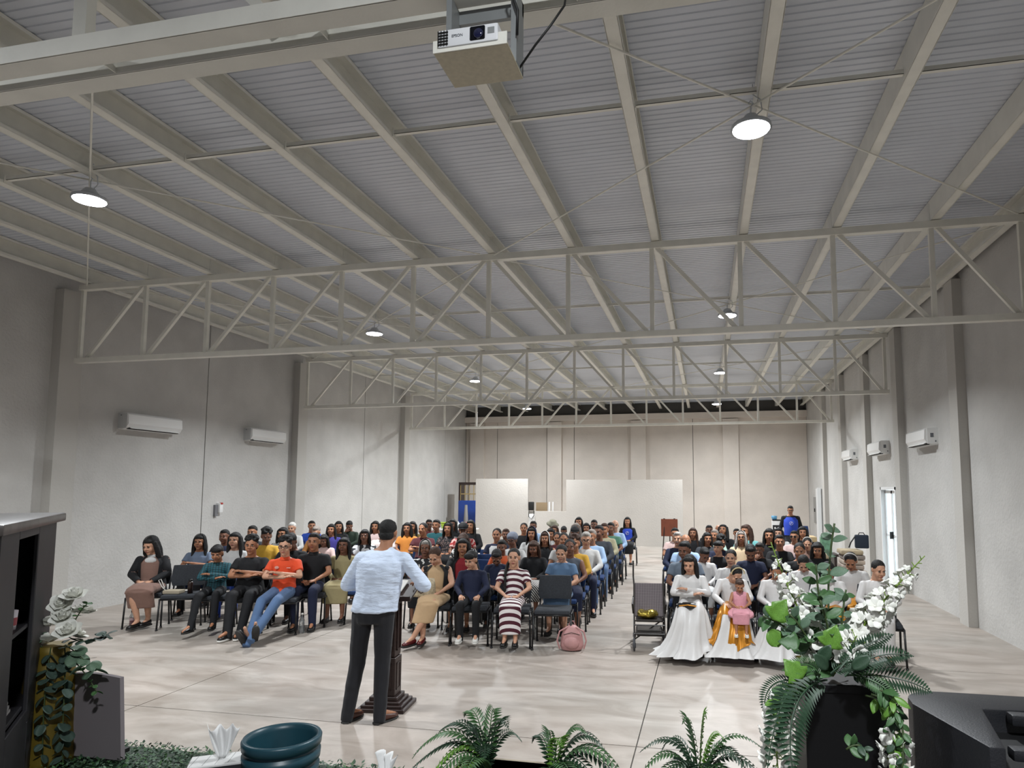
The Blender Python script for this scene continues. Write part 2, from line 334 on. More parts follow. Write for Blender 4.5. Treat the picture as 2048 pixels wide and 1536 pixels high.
def cloth(n):
    if n=='speakershirt': return mat('cloth_speaker','d3e0f4',.8,noise=.03,nscale=6,bump=.9,bscale=6,stretch=(1.2,1.2,4))
    P={'stripes':('e9e4e2','4a1626','stripe',.098),'plaidteal':('1d5560','0d2126','plaid',.045),'whitepat':('dcdcd8','8c9096','floral',.04),'bwdress':('d4d4d6','24242a','floral',.09),
       'floral':('1d1c20','6b5a55','floral',.035),'bwpat':('1b1b1e','d9d8d4','floral',.04),'bwpat2':('1b1b1e','d9d8d4','floral',.07),'zigzag':('141417','d5d2cc','zigzag',.05),'red':('a82a2c','d9b0a8','floral',.05)}
    if n in P: return pattern('cloth_'+n,*P[n])
    if n=='goldk': return mat('gold_satin','c07f22',.28,metal=.35,noise=.15,nscale=6)
    return mat('cloth_'+n,CC.get(n,'888888'),.85,noise=.06,nscale=6,bump=.35,bscale=9,sheen=0 if n in('black','navy','greydark','blk') else .1)
m_satin=mat('white_satin','cfcdcb',.45,bump=.25,bscale=7); m_gold=mat('gold_satin','c07f22',.28,metal=.35,noise=.15,nscale=6)
m_shoe=mat('shoe_black','131212',.4); m_sole=mat('sole_dark','2a2826',.8); m_wsole=mat('sole_white','d8d6d0',.7)
V=Vector
def joints(arms='lap',legs='std',stand=False):
    J={}
    for s in (-1,1):
        J['sh',s]=V((s*.172,.085,.955)); J['hip',s]=V((s*.09,.03,.555)); J['kn',s]=V((s*.12,-.40,.545)); J['an',s]=V((s*.12,-.38,.10)); J['to',s]=V((s*.13,-.54,.035))
        if arms=='lap': J['el',s]=V((s*.245,-.01,.755)); J['wr',s]=V((s*.09,-.21,.665)); J['hd',s]=V((s*.015,-.27,.65))
        if arms=='thigh': J['el',s]=V((s*.24,0,.76)); J['wr',s]=V((s*.14,-.22,.66)); J['hd',s]=V((s*.12,-.32,.63))
        if arms=='cross': J['el',s]=V((s*.24,-.05,.78)); J['wr',s]=V((-s*.05,-.19,.815+.035*s)); J['hd',s]=V((-s*.14,-.15,.835+.03*s))
        if arms=='hold': J['el',s]=V((s*.26,-.06,.76)); J['wr',s]=V((s*.13,-.33,.70)); J['hd',s]=V((s*.04,-.41,.69))
        if arms=='face':
            if s==1: J['el',s]=V((.24,-.02,.76)); J['wr',s]=V((.06,-.2,.67)); J['hd',s]=V((-.02,-.26,.66))
            else: J['el',s]=V((-.2,-.16,.80)); J['wr',s]=V((-.06,-.13,1.02)); J['hd',s]=V((-.01,-.10,1.11))
    J['sp']=[((0,.02,.50),.145,.10),((0,.045,.56),.165,.12),((0,.075,.69),.138,.105),((0,.095,.84),.155,.112),((0,.095,.93),.16,.098),((0,.09,.985),.105,.07),((0,.085,1.03),.06,.055)]
    J['nk']=V((0,.085,1.02)); J['hc']=V((0,.035,1.19)); hy=0
    if arms=='hold': J['hc']=V((.03,-.05,1.15)); J['nk']=V((0,.05,1.03))
    if legs=='ext': 
        J['kn',1]=V((.12,-.42,.54));J['kn',-1]=V((-.12,-.42,.54));J['an',1]=V((.06,-.56,.10));J['an',-1]=V((-.08,-.62,.10));J['to',1]=V((.04,-.74,.06));J['to',-1]=V((-.14,-.78,.07))
    if legs=='ext2':
        J['an',-1]=V((-.16,-.66,.10));J['to',-1]=V((-.22,-.83,.04));J['kn',-1]=V((-.14,-.44,.52)); J['an',1]=V((.12,-.48,.1)); J['to',1]=V((.12,-.64,.035))
    if legs=='extx':
        for s in (-1,1): J['kn',s]=V((s*.10-.06,-.46,.50))
        J['an',1]=V((-.12,-.86,.14));J['to',1]=V((-.10,-.92,.30));J['an',-1]=V((-.20,-.84,.08));J['to',-1]=V((-.24,-.90,.24))
    if legs=='xleg':
        J['kn',1]=V((.04,-.42,.56));J['kn',-1]=V((-.10,-.42,.54));J['an',1]=V((-.22,-.50,.10));J['to',1]=V((-.30,-.62,.04));J['an',-1]=V((-.10,-.40,.10));J['to',-1]=V((-.12,-.56,.035))
    if legs=='tuck':
        for s in (-1,1): J['kn',s]=V((s*.10,-.42,.545)); J['an',s]=V((s*.07,-.2,.11)); J['to',s]=V((s*.07-.05,-.34,.035))
        J['an',-1]=V((-.02,-.36,.11)); J['to',-1]=V((-.08,-.50,.035))
    if legs=='neat':
        for s in (-1,1): J['kn',s]=V((s*.07,-.40,.545)); J['an',s]=V((s*.075,-.37,.10)); J['to',s]=V((s*.085,-.53,.035))
    return J
def stand_joints():
    J={}
    for s in (-1,1):
        J['sh',s]=V((s*.185,.01,1.40)); J['hip',s]=V((s*.09,0,.90)); J['kn',s]=V((s*.11,-.01,.50)); J['an',s]=V((s*.12,.02,.09)); J['to',s]=V((s*.14,-.15,.03))
        J['el',s]=V((s*.27,.03,1.12)); J['wr',s]=V((s*.27,-.05,.88)); J['hd',s]=V((s*.26,-.08,.80))
    J['sp']=[((0,0,.84),.15,.11),((0,.0,.94),.17,.125),((0,-.01,1.08),.155,.13),((0,0,1.24),.17,.13),((0,.01,1.35),.17,.105),((0,.01,1.42),.105,.07),((0,.01,1.46),.06,.055)]
    J['nk']=V((0,.01,1.45)); J['hc']=V((0,-.02,1.61)); return J
def ringsof(J,a,b,add,bulk):
    return [(V(c),(( rx*bulk+add),0,0),(0,ry*bulk+add,0)) for c,rx,ry in J['sp'][a:b]]
def finger_hand(mb,J,s,sc=1,n=6):
    w=J['wr',s]; d=(J['hd',s]-w); 
    if d.length<1e-3: d=V((0,-1,0))
    d.normalize(); f=V((-s,0,0)) if abs(d.x)<.8 else V((0,-1,0))    # thumb side
    f=(f-d*f.dot(d)).normalized(); nrm=d.cross(f).normalized()
    if nrm.z>0: nrm=-nrm
    P=w+d*.02
    mb.rings([(w-d*.01,f*.024,nrm*.02),(w+d*.03,f*.034,nrm*.016),(w+d*.075,f*.040,nrm*.014),(w+d*.092,f*.036,nrm*.011)],10)
    for k,L in enumerate((.062,.07,.065,.05)):
        o=w+d*.085+f*(.028-.019*k)
        q=o+d*L*.5+nrm*.008; e=q+d*L*.35+nrm*.022
        mb.cone(o,q,.0085,.0078,n).cone(q,e,.0078,.006,n).ell(e,(.006,)*3,n).ell(q,(.0079,)*3,n)
    o=w+d*.03+f*.03; q=o+d*.03+f*.024+nrm*.006; e=q+d*.028+nrm*.008
    mb.cone(o,q,.012,.0095,n).cone(q,e,.0095,.007,n).ell(e,(.007,)*3,n)
_head={}
def head_mesh(hi):
    if hi in _head: return _head[hi]
    b=MB(); b.ell((0,.015,.03),(.074,.092,.085),16); b.ell((0,-.018,-.03),(.058,.064,.078),16); b.ell((0,-.05,-.088),(.026,.028,.024),10)
    for s in (-1,1): b.ell((s*.032,-.05,-.03),(.03,.03,.035),10); b.ell((s*.074,.012,-.004),(.009,.019,.031),8,Euler((0,s*.15,0)).to_matrix()); b.ell((s*.022,-.088,-.022),(.008,.01,.008),6); b.ell((s*.03,-.078,.026),(.022,.012,.009),8)
    b.cap((0,-.078,.012),(0,-.10,-.018),.008,.0125,8); b.cap((0,.02,-.05),(0,.055,-.19),.056,.055,12); b.ell((0,-.078,-.052),(.024,.014,.017),8)
    me=remesh(b,.0065 if hi else .0105,2 if hi else 1,'head',.4)
    vs=[v.co.copy() for v in me.vertices]; fs=[tuple(p.vertices) for p in me.polygons]; mi=[0]*len(fs)
    e=MB()
    for s in (-1,1):
        e.cur=1; e.ell((s*.03,-.0765,.008),(.0135,.008,.0065),8); e.cur=2; e.ell((s*.03,-.0825,.008),(.006,.004,.006),6); e.ell((s*.031,-.089,.029),(.019,.005,.0035),6,Euler((0,s*.12,0)).to_matrix()); e.ell((s*.03,-.079,.0135),(.015,.008,.0028),6)
    e.cur=3; e.ell((0,-.0895,-.050),(.021,.007,.0045),8); e.ell((0,-.0885,-.058),(.017,.007,.0055),8)
    k=len(vs); vs+= [V(v) for v in e.v]; fs+=[tuple(i+k for i in f) for f in e.f]; mi+=e.m
    bpy.data.meshes.remove(me); _head[hi]=(vs,fs,mi); return _head[hi]
_lofi={}
def body_mesh(key,J,bulk,yaw,pitch,hi,hs=1):
    if key in _lofi: return _lofi[key]
    tk=('t',)+key[:3]+(hi,)
    if tk not in _lofi:
        b=MB(); b.rings(ringsof(J,0,7,-.006,bulk),14); b.cap(J['nk'],J['nk']+(J['hc']-J['nk'])*.45,.056,.053,10)
        for s in (-1,1):
            ab=1+(bulk-1)*.7
            b.cap(J['sh',s],J['el',s],.050*ab,.040*ab).cap(J['el',s],J['wr',s],.040*ab,.0245)
            b.cap(V(J['sp'][6][0])+V((s*.03,0,-.01)),J['sh',s]+V((-s*.03,0,.0)),.042,.042,10)
            b.cap(J['hip',s],J['kn',s],.082*ab,.054*ab).cap(J['kn',s],J['kn',s].lerp(J['an',s],.35),.052,.053*ab).cap(J['kn',s].lerp(J['an',s],.35),J['an',s],.053*ab,.034)
            b.cap(J['an',s]+(J['to',s]-J['an',s])*.02,J['to',s],.034,.022)
        me=remesh(b,.013 if hi else .02,4 if hi else 2,'body'); vs=[v.co.copy() for v in me.vertices]; fs=[tuple(p.vertices) for p in me.polygons]; bpy.data.meshes.remove(me)
        h=MB()
        for s in (-1,1): finger_hand(h,J,s,1,8 if hi else 5)
        k=len(vs); vs+=[V(v) for v in h.v]; fs+=[tuple(i+k for i in f) for f in h.f]; _lofi[tk]=(vs,fs)
    vs,fs=_lofi[tk]; vs=list(vs); fs=list(fs); mi=[0]*len(fs)
    hv,hf,hm=head_mesh(hi); Rm=Euler((pitch,0,yaw),'XYZ').to_matrix(); piv=V((0,.03,-.11)); hc=J['hc']
    k=len(vs); vs+=[hc+piv+Rm@(v*hs-piv) for v in hv]; fs+=[tuple(i+k for i in f) for f in hf]; mi+=hm
    me=bpy.data.meshes.new('body'); me.from_pydata(vs,[],fs)
    for _ in range(4): me.materials.append(None)
    me.polygons.foreach_set('material_index',mi); me.polygons.foreach_set('use_smooth',[True]*len(fs)); me.update()
    _lofi[key]=me; return me
_tm={}
def tmpl(key,fn):
    if key not in _tm: _tm[key]=fn()
    return _tm[key]
def shirt_mesh(J,bulk,sleeve,hi,hem=.0,skirtlen=0):
    b=MB(); rs=ringsof(J,1,6,.020,bulk)
    c0,rx,ry=J['sp'][1]; rs=[(V(c0)-V((0,0,.02+hem)),((rx*bulk+.026),0,0),(0,ry*bulk+.024,0))]+rs
    rs.append((V(J['sp'][6][0])+V((0,0,-.005)),(.072,0,0),(0,.066,0))); b.rings(rs,16)
    ab=1+(bulk-1)*.7
    for s in (-1,1):
        b.cap(V(J['sp'][6][0])+V((s*.035,0,-.035)),J['sh',s]+V((-s*.03,0,.003)),.052,.054,10)
        if sleeve=='none': b.ell(J['sh',s]+V((-s*.03,0,0)),(.05,.06,.055),10); continue
        b.ell(J['sh',s],(.066*ab,.064*ab,.06*ab),12)
        if sleeve=='long': b.cap(J['sh',s],J['el',s],.062*ab,.053*ab).cone(J['el',s],J['wr',s],.053*ab,.036,12)
        else: b.cone(J['sh',s],J['sh',s].lerp(J['el',s],.62 if sleeve=='short' else .5),.064*ab,.063*ab,12)
    return remesh(b,.011 if hi else .02,3 if hi else 2,'shirt')
def trouser_mesh(J,bulk,hi):
    b=MB(); b.rings(ringsof(J,0,3,.008,bulk)[:2]+[(V(J['sp'][1][0])+V((0,.01,.06)),(J['sp'][1][1]*bulk*.98,0,0),(0,J['sp'][1][2]*bulk*.98,0))],14); ab=1+(bulk-1)*.7
    for s in (-1,1):
        k=J['kn',s]; a=J['an',s]
        b.cap(J['hip',s],k,.094*ab,.070*ab).cone(k,k.lerp(a,.5),.070*ab,.062*ab,12).cone(k.lerp(a,.5),k.lerp(a,1.2),.062*ab,.052,12)
    return remesh(b,.012 if hi else .022,3,'trousers')
def skirt_mesh(J,bulk,hi,hem=.30):
    b=MB(); b.rings(ringsof(J,0,3,.012,bulk)[:2]+[(V(J['sp'][1][0])+V((0,.01,.07)),(J['sp'][1][1]*bulk*.96,0,0),(0,J['sp'][1][2]*bulk*.96,0))],14)
    k1,k2=J['kn',1],J['kn',-1]; mid=(k1+k2)/2; w=abs(k1.x-k2.x)/2+.092
    b.rings([((0,.03,.56),(.20*bulk,0,0),(0,0,.105)),((mid.x*.5,-.2,.56),(max(w,.185*bulk),0,0),(0,0,.108)),((mid.x,mid.y+.02,.555),(w,0,0),(0,0,.092)),((mid.x,mid.y-.05,.53),(w*.95,0,0),(0,-.02,.06))],16)
    am=(J['an',1]+J['an',-1])/2; t=max(0,min(1,(mid.z-hem)/(mid.z-.1))); e=mid.lerp(am,t)
    b.rings([((mid.x,mid.y,.55),(w,0,0),(0,-.085,.0)),(((mid.x+e.x)/2,(mid.y+e.y)/2-.005,(.55+e.z)/2),(w*.97,0,0),(0,-.072,0)),((e.x,e.y,e.z),(w*.95,0,0),(0,-.078,0))],16)
    return remesh(b,.012 if hi else .022,3,'skirt')
def gown_mesh(seed,over=False):
    r=random.Random(seed); n=72; rs=[]; b=MB()
    path=[((0,.02,.61),(0,-1,.1),.17,.09,0),((0,-.18,.60),(0,-1,0),.185,.085,.0),((0,-.36,.59),(0,-.95,-.3),.205,.085,.03),((0,-.45,.53),(0,-.5,-.85),.215,.09,.09),((-.01,-.47,.40),(0,-.12,-1),.235,.11,.16),((-.03,-.47,.24),(0,0,-1),.275,.15,.20),((-.05,-.47,.11),(0,0,-1),.33,.19,.24),((-.08,-.48,.02),(0,0,-1),.42,.25,.24)]
    ph=[r.uniform(0,6.28) for _ in range(3)]
    if over: path=path[:7]
    vs=[];fs=[]
    for k,(c,t,rx,ry,am) in enumerate(path):
        t=V(t).normalized(); u=V((1,0,0)); v=t.cross(u).normalized()
        if v.z<0 and abs(t.y)>.5: v=-v
        v = V((0,-t.z*-1,0)) if 0 else v
        for i in range(n):
            a=2*PI*i/n; q=1+am*1.25*(abs(math.sin(5.5*a+ph[0]))*.8-.3+math.sin(14*a+ph[1])*.3+math.sin(5*a+ph[2])*.35)+(.035 if over else 0)
            p=V(c)+u*rx*q*math.cos(a)+v*ry*q*math.sin(a)
            if k in(1,2,3) and math.sin(a)>0: p+=v*.045*math.exp(-((abs(p.x)-.12)/.06)**2)-v*.05*math.exp(-(p.x/.05)**2)
            if over and k==6: p.z+=.12*math.sin(3*a+ph[0])
            if k==7: p.z+=max(0,.10*math.sin(2*a+ph[1]))*(1 if math.sin(a)>0 else .3)
            p.z=max(p.z,.006); vs.append(p)
    for k in range(len(path)-1):
        for i in range(n):
            j=(i+1)%n; a=2*PI*(i+.5)/n
            if over and k>=3 and math.sin(3*a+ph[1])>.72: continue
            fs.append((k*n+i,k*n+j,(k+1)*n+j,(k+1)*n+i))
    fs.append(tuple(range(n)))
    b.add(vs,fs); return b.mesh('gown',True)
def shoe_mesh():
    b=MB(); pts=[(.045,.02,.03,.045),(.03,.035,.05,.05),(-.02,.036,.055,.05),(-.08,.04,.04,.038),(-.13,.043,.028,.03),(-.17,.03,.022,.024)]
    b.rings([((0,y,hh*.5+.018),(rx,0,0),(0,0,rz*.55+.008)) for y,rx,rz,hh in [(.05,.022,.03,.05),(.03,.036,.06,.06),(-.02,.038,.06,.058),(-.08,.044,.04,.045),(-.14,.044,.03,.032),(-.185,.026,.02,.024)]],12)
    b.cur=1; b.rings([((0,0,0),(0,0,0),(0,0,0))],3,False) if 0 else None
    out=[(0,.06),(.036,.045),(.04,-.02),(.048,-.09),(.044,-.15),(.02,-.195),(-.02,-.195),(-.044,-.15),(-.048,-.09),(-.04,-.02),(-.036,.045)]
    n=len(out); vs=[(x,y,z) for z in (-.006,.018) for x,y in out]; b.add(vs,[tuple(range(n-1,-1,-1)),tuple(range(n,2*n))]+[(i,(i+1)%n,(i+1)%n+n,i+n) for i in range(n)])
    return b.mesh('shoe',True)
def hair_mesh(kind,hi):
    b=MB(); r=random.Random(3); big=(.079,.094,.080)
    if kind in('bald',): b.ell((0,.04,-.008),(.079,.078,.042),14)
    elif kind=='bun' or kind=='braid': b.ell((0,.024,.040),(.0795,.095,.081),16); b.ell((0,.115,.02),(.035,.03,.035),10)
    else: b.ell((0,.028,.046),big,16)
    if kind=='short': b.ell((0,.052,-.02),(.070,.058,.05),12); b.ell((0,-.03,.088),(.055,.045,.032),10)
    if kind=='fringe': b.ell((0,-.04,.07),(.074,.052,.045),12); b.ell((0,.05,-.03),(.075,.06,.05),12)
    if kind=='curly':
        b.ell((0,.05,-.01),(.078,.062,.055),12)
        for i in range(60):
            a=r.uniform(0,6.28); t=r.uniform(0,1.25); c=V((.082*math.sin(t)*math.cos(a),.024+.093*math.sin(t)*math.sin(a),.055+.085*math.cos(t)))
            if c.y<-.05 and c.z<.07: continue
            b.ell(c,(r.uniform(.016,.028),)*3,6)
    if kind in('long','wave','bob'):
        L={'long':-.31,'wave':-.19,'bob':-.15}[kind]; w={'long':.028,'wave':.036,'bob':.027}[kind]
        for s in (-1,1):
            b.chain([(s*.068,.0,.05),(s*.083,.01,-.04),(s*.09,.015,-.12),(s*.093,-.005 if kind=='long' else .02,L)],[w*.9,w,w,w*.75],8)
            b.chain([(s*.05,.07,.03),(s*.06,.08,-.08),(s*.07,.075,L)],[.04,.045,.035],8)
        b.rings([((0,.07,.02),(.07,0,0),(0,.045,0)),((0,.085,-.1),(.08,0,0),(0,.04,0)),((0,.09,L),(.075,0,0),(0,.03,0))],12)
        b.ell((0,-.035,.078),(.066,.042,.034),10)
    if kind=='braid': b.chain([(-.05,.09,-.02),(-.085,.05,-.10),(-.095,-.02,-.17)],[.022,.024,.022],8); b.chain([V((-.097,-.03,-.17)).lerp(V((-.10,-.055,-.40)),i/8) for i in range(9)],[.02 if i%2 else .014 for i in range(9)],8)
    return remesh(b,.008 if hi else .012,2 if hi else 1,'hair',.4)
def shell(rx,ry,rz,c,ycut,zlow,flare=.02,n=28,m=12):
    """an open veil shell: dome over the hair, open at the face, falling to the neck"""
    vs=[];fs=[]
    for j in range(m+1):
        t=j/m
        for i in range(n+1):
            a=-PI*.18+ (PI*1.36)*i/n      # leaves the face side open
            if t<.55: q=t/.55*PI/2; p=V((c[0]+rx*math.sin(q)*math.cos(a),c[1]+ry*math.sin(q)*math.sin(a),c[2]+rz*math.cos(q)))
            else: q=(t-.55)/.45; p=V((c[0]+(rx+flare*q)*math.cos(a),c[1]+(ry+flare*q)*math.sin(a),c[2]-zlow*q))
            vs.append(p*1.0)
    for j in range(m):
        for i in range(n): k=j*(n+1)+i; fs.append((k,k+1,k+n+2,k+n+1))
    b=MB().add(vs,fs); me=b.mesh('veil',True)
    bm=bmesh.new(); bm.from_mesh(me); bmesh.ops.remove_doubles(bm,verts=bm.verts,dist=.0005); bmesh.ops.solidify(bm,geom=bm.faces[:],thickness=.002); bm.to_mesh(me); bm.free(); return me
def extra(t,kind,HM,hi):
    if kind.startswith('veil'):
        c=dict(k='1a1a1c',w='e6e4e0',g='8d8c8a',n='1e2748')[kind[4:]]; mm=mat('veil_'+kind[4:],c,.8,alpha=.6 if kind in('veilk',) else .95,noise=.3,nscale=40)
        obj('headscarf',tmpl('veil',lambda:shell(.088,.108,.092,(0,.026,.048),0,.16)),mm,t,HM)
    if kind=='turbang': obj('turban',tmpl('turban',lambda:remesh(MB().ell((0,.028,.062),(.096,.112,.082),14).ell((0,-.04,.075),(.07,.05,.035),10),.012,1)),mat('turban_grey','7c8391',.8,bump=.3),t,HM)
    if kind=='cap': obj('cap',tmpl('cap',lambda:MB().rings([((0,.02,.05),(.09,0,0),(0,.105,0)),((0,.02,.09),(.085,0,0),(0,.1,0)),((0,.02,.13),(.05,0,0),(0,.06,0)),((0,.02,.14),(.01,0,0),(0,.01,0))],16).rings([((0,-.06,.055),(.07,0,0),(0,.09,-.02)),((0,-.06,.062),(.07,0,0),(0,.09,-.02))],14).mesh('cap',True)),mat('cap_black','17181b',.8),t,HM)
    if kind=='hat': obj('hat',tmpl('hat',lambda:MB().rings([((0,.02,.04),(.15,0,0),(0,.16,0)),((0,.02,.065),(.1,0,0),(0,.112,0)),((0,.02,.13),(.08,0,0),(0,.09,0)),((0,.02,.14),(.04,0,0),(0,.05,0))],18).mesh('hat',True)),mat('hat_khaki','8f8c78',.85),t,HM)
    if kind in('glasses','sung'):
        b=MB()
        for s in (-1,1):
            b.tube([(s*.033+.026*math.cos(a),-.096,.006+.019*math.sin(a)) for a in [i*PI/6 for i in range(13)]],.0028,5)
            b.cone((s*.058,-.094,.01),(s*.08,.0,.008),.0025,.0025,5)
            if kind=='sung': b.rings([((s*.033,-.097,.006),(.025,0,0),(0,0,.018)),((s*.033,-.0955,.006),(.025,0,0),(0,0,.018))],12)
        b.cone((-.008,-.097,.008),(.008,-.097,.008),.0025,.0025,5); obj('glasses',tmpl(kind,lambda:b.mesh('g')),m_dark,t,HM)
    if kind=='moust': obj('moustache',MB().ell((0,-.094,-.04),(.028,.008,.007),8),m_hair['wg'],t,HM)
    if kind=='band': obj('hairband',MB().tube([(.085*math.cos(a),.0,.048+.088*math.sin(a)) for a in [i*PI/14-.2 for i in range(16)]],.007,6),m_wsole,t,HM)
    if kind=='crown':
        b=MB(); 
        for i in range(15): a=PI*i/14; b.ell((.087*math.cos(a),-.03+.03*math.sin(a),.055+.075*math.sin(a)),(.011,.009,.011),6)
        obj('flower_headband',b.mesh('c',True),mat('crown_gold','d9c79a',.4,metal=.2),t,HM)
    if kind=='badges':
        obj('chest_badge',MB().ell((-.085,-.035,.905),(.030,.004,.022),10),mat('badge_pale','d59c8e',.6),t); obj('chest_badge',MB().box(.05,.10,-.036,-.03,.895,.902),m_wsole,t)
        obj('sleeve_badge',MB().ell((.222,.03,.905),(.02,.02,.024),10),m_wsole,t)
def person(x,y,z0,sc,top,sleeve,bottom,bcol,arms,legs,yaw,pitch,hair,hc,skin,ex,label,hi=False,rz=0,bulk=1,hs=1,shoes='k',seed=0,J=None,stand=False):
    t=thing('person',label,'person',(x,y,z0),rz,'people in the hall',sc)
    J=J or joints(arms,legs); yq=math.radians(round(yaw/10)*10); pq=math.radians(round(pitch/8)*8)
    key=(arms,legs+('S' if stand else ''),bulk,yq,pq,hi,hs)
    obj('body',body_mesh(key,J,bulk,yq,pq,hi,hs),[m_skin[skin],m_eye,m_iris,m_lip[skin]],t)
    HM=T(*(J['hc']+V((0,.03,-.11))))@Euler((pq,0,yq),'XYZ').to_matrix().to_4x4()@T(0,-.03,.11)@Matrix.Scale(hs,4)
    obj('hair',tmpl(('hair',hair,hi),lambda:hair_mesh(hair,hi)),m_hair[hc],t,HM)
    tp=top.split('+'); k=(arms,bulk,sleeve,hi,stand)
    mm=m_satin if tp[0]=='whited' else cloth(tp[0])
    obj('shirt',tmpl(('shirt',)+k,lambda:shirt_mesh(J,bulk,sleeve,hi)),mm,t)
    if len(tp)>1:
        if tp[1]=='blackcardi': obj('cardigan',tmpl('cardi',lambda:coat_mesh(J,bulk)),cloth('black'),t)
        if tp[1]=='vestk': obj('vest',tmpl('vest',lambda:coat_mesh(J,bulk,False)),cloth('black'),t)
        if tp[1]=='jackk': obj('jacket',tmpl('jack',lambda:coat_mesh(J,bulk)),cloth('black'),t)
        if tp[1]=='apron': obj('apron',tmpl('apron',lambda:apron_mesh(J)),cloth('white'),t)
        if tp[1]=='apronb': obj('apron',tmpl(('apronb',arms),lambda:apron_mesh(J)),cloth('blueap'),t); obj('apron_emblem',MB().tube([(.045*math.cos(a*PI/8),(J['sp'][3][0][1]-J['sp'][3][2]-.036),J['sp'][3][0][2]+.02+.045*math.sin(a*PI/8)) for a in range(17)],.004,5).cone((-.02,(J['sp'][3][0][1]-J['sp'][3][2]-.036),J['sp'][3][0][2]),(.02,(J['sp'][3][0][1]-J['sp'][3][2]-.036),J['sp'][3][0][2]+.05),.006,.006,6),m_wsole,t)
        if tp[1]=='blk':
            pass
    if bottom=='trousers': obj('trousers',tmpl(('tr',legs,bulk,hi,stand),lambda:trouser_mesh(J,bulk,hi)),cloth(bcol),t)
    elif bottom=='skirt': obj('skirt',tmpl(('sk',legs,bulk,hi,bcol if bcol in('stripes','whited') else ''),lambda:skirt_mesh(J,bulk,hi,.16 if bcol=='stripes' else (.09 if bcol=='whited' else .29))),cloth(bcol) if bcol!='whited' else m_satin,t)
    else:
        obj('gown',gown_mesh(seed),m_satin,t)
        if bottom=='gowng': obj('overskirt',gown_mesh(seed,True),m_gold,t)
    for s in (-1,1):
        a,tt=J['an',s],J['to',s]; d=(tt-a); yawf=math.atan2(d.x,-d.y); base=a-V((0,0,.10)) 
        if legs=='extx': M=T(*(a+V((0,-.0,0))))@Euler((-1.0,0,yawf),'XYZ').to_matrix().to_4x4()@T(0,-.02,-.09)
        else: M=T(a.x,a.y,a.z-.094)@Euler((0,0,yawf)).to_matrix().to_4x4()
        obj('shoe',tmpl('shoe',shoe_mesh),dict(k=[m_shoe,m_sole],w=[m_wsole,m_wsole],s=[m_shoe,m_wsole],r=[mat('shoe_maroon','5a1a1c',.35),m_sole],n=[mat('shoe_brown','4a2a20',.4),m_sole])[shoes],t,M)
    for e in [q for q in ex.split('+') if q]:
        if e=='collarw': obj('collar',MB().rings([((0,.075,1.0),(.082,0,0),(0,.078,0)),((0,.075,1.045),(.066,0,0),(0,.062,0))],16).ell((0,-.005,.955),(.085,.035,.055),12).mesh('c',True),cloth('white'),t)
        elif e=='collark': obj('collar',MB().rings([((0,.078,1.005),(.085,0,0),(0,.078,.0)),((0,.08,1.05),(.066,0,0),(0,.062,0))],16,False).mesh('c',True),cloth('black'),t)
        else: extra(t,e,HM,hi)
    if top.startswith('orange') and hi: obj('collar',MB().rings([((0,.078,1.005),(.086,0,0),(0,.078,.0)),((0,.08,1.05),(.066,0,0),(0,.062,0))],16,False).mesh('c',True),cloth(tp[0]),t)
    return t
def coat_mesh(J,bulk,sl=True):
    """open front coat: shirt body grown outwards with a gap in front"""
    b=MB(); n=20; vs=[];fs=[]; rr=[(V(c),rx*bulk+.036,ry*bulk+.034) for c,rx,ry in J['sp'][1:6]]
    rr=[(rr[0][0]-V((0,0,.07)),rr[0][1]+.01,rr[0][2]+.01)]+rr+[(V(J['sp'][6][0])-V((0,0,.0)),.085,.08)]
    for c,rx,ry in rr:
        for i in range(n+1):
            a=-PI/2+.62+(2*PI-1.24)*i/n; vs.append(c+V((rx*math.cos(a),ry*math.sin(a),0)))
    for k in range(len(rr)-1):
        for i in range(n): q=k*(n+1)+i; fs.append((q,q+1,q+n+2,q+n+1))
    b.add(vs,fs)
    for s in (-1,1):
        b.ell(J['sh',s]+V((-s*.03,0,.0)),(.075,.07,.062),10)
        if sl: b.cap(J['sh',s],J['el',s],.070,.060).cone(J['el',s],J['wr',s],.060,.043,12,False)
    return b.mesh('coat',True)
def apron_mesh(J):
    b=MB(); rs=[(V(c),rx+.027,ry+.027) for c,rx,ry in J['sp'][1:6]]; n=14; vs=[];fs=[]
    for c,rx,ry in rs:
        for i in range(n+1): a=-PI/2-1.35+2.7*i/n; vs.append(c+V((rx*math.cos(a),ry*math.sin(a),0)))
    for k in range(len(rs)-1):
        for i in range(n): q=k*(n+1)+i; fs.append((q,q+1,q+n+2,q+n+1))
    b.add(vs,fs); return b.mesh('apron',True)
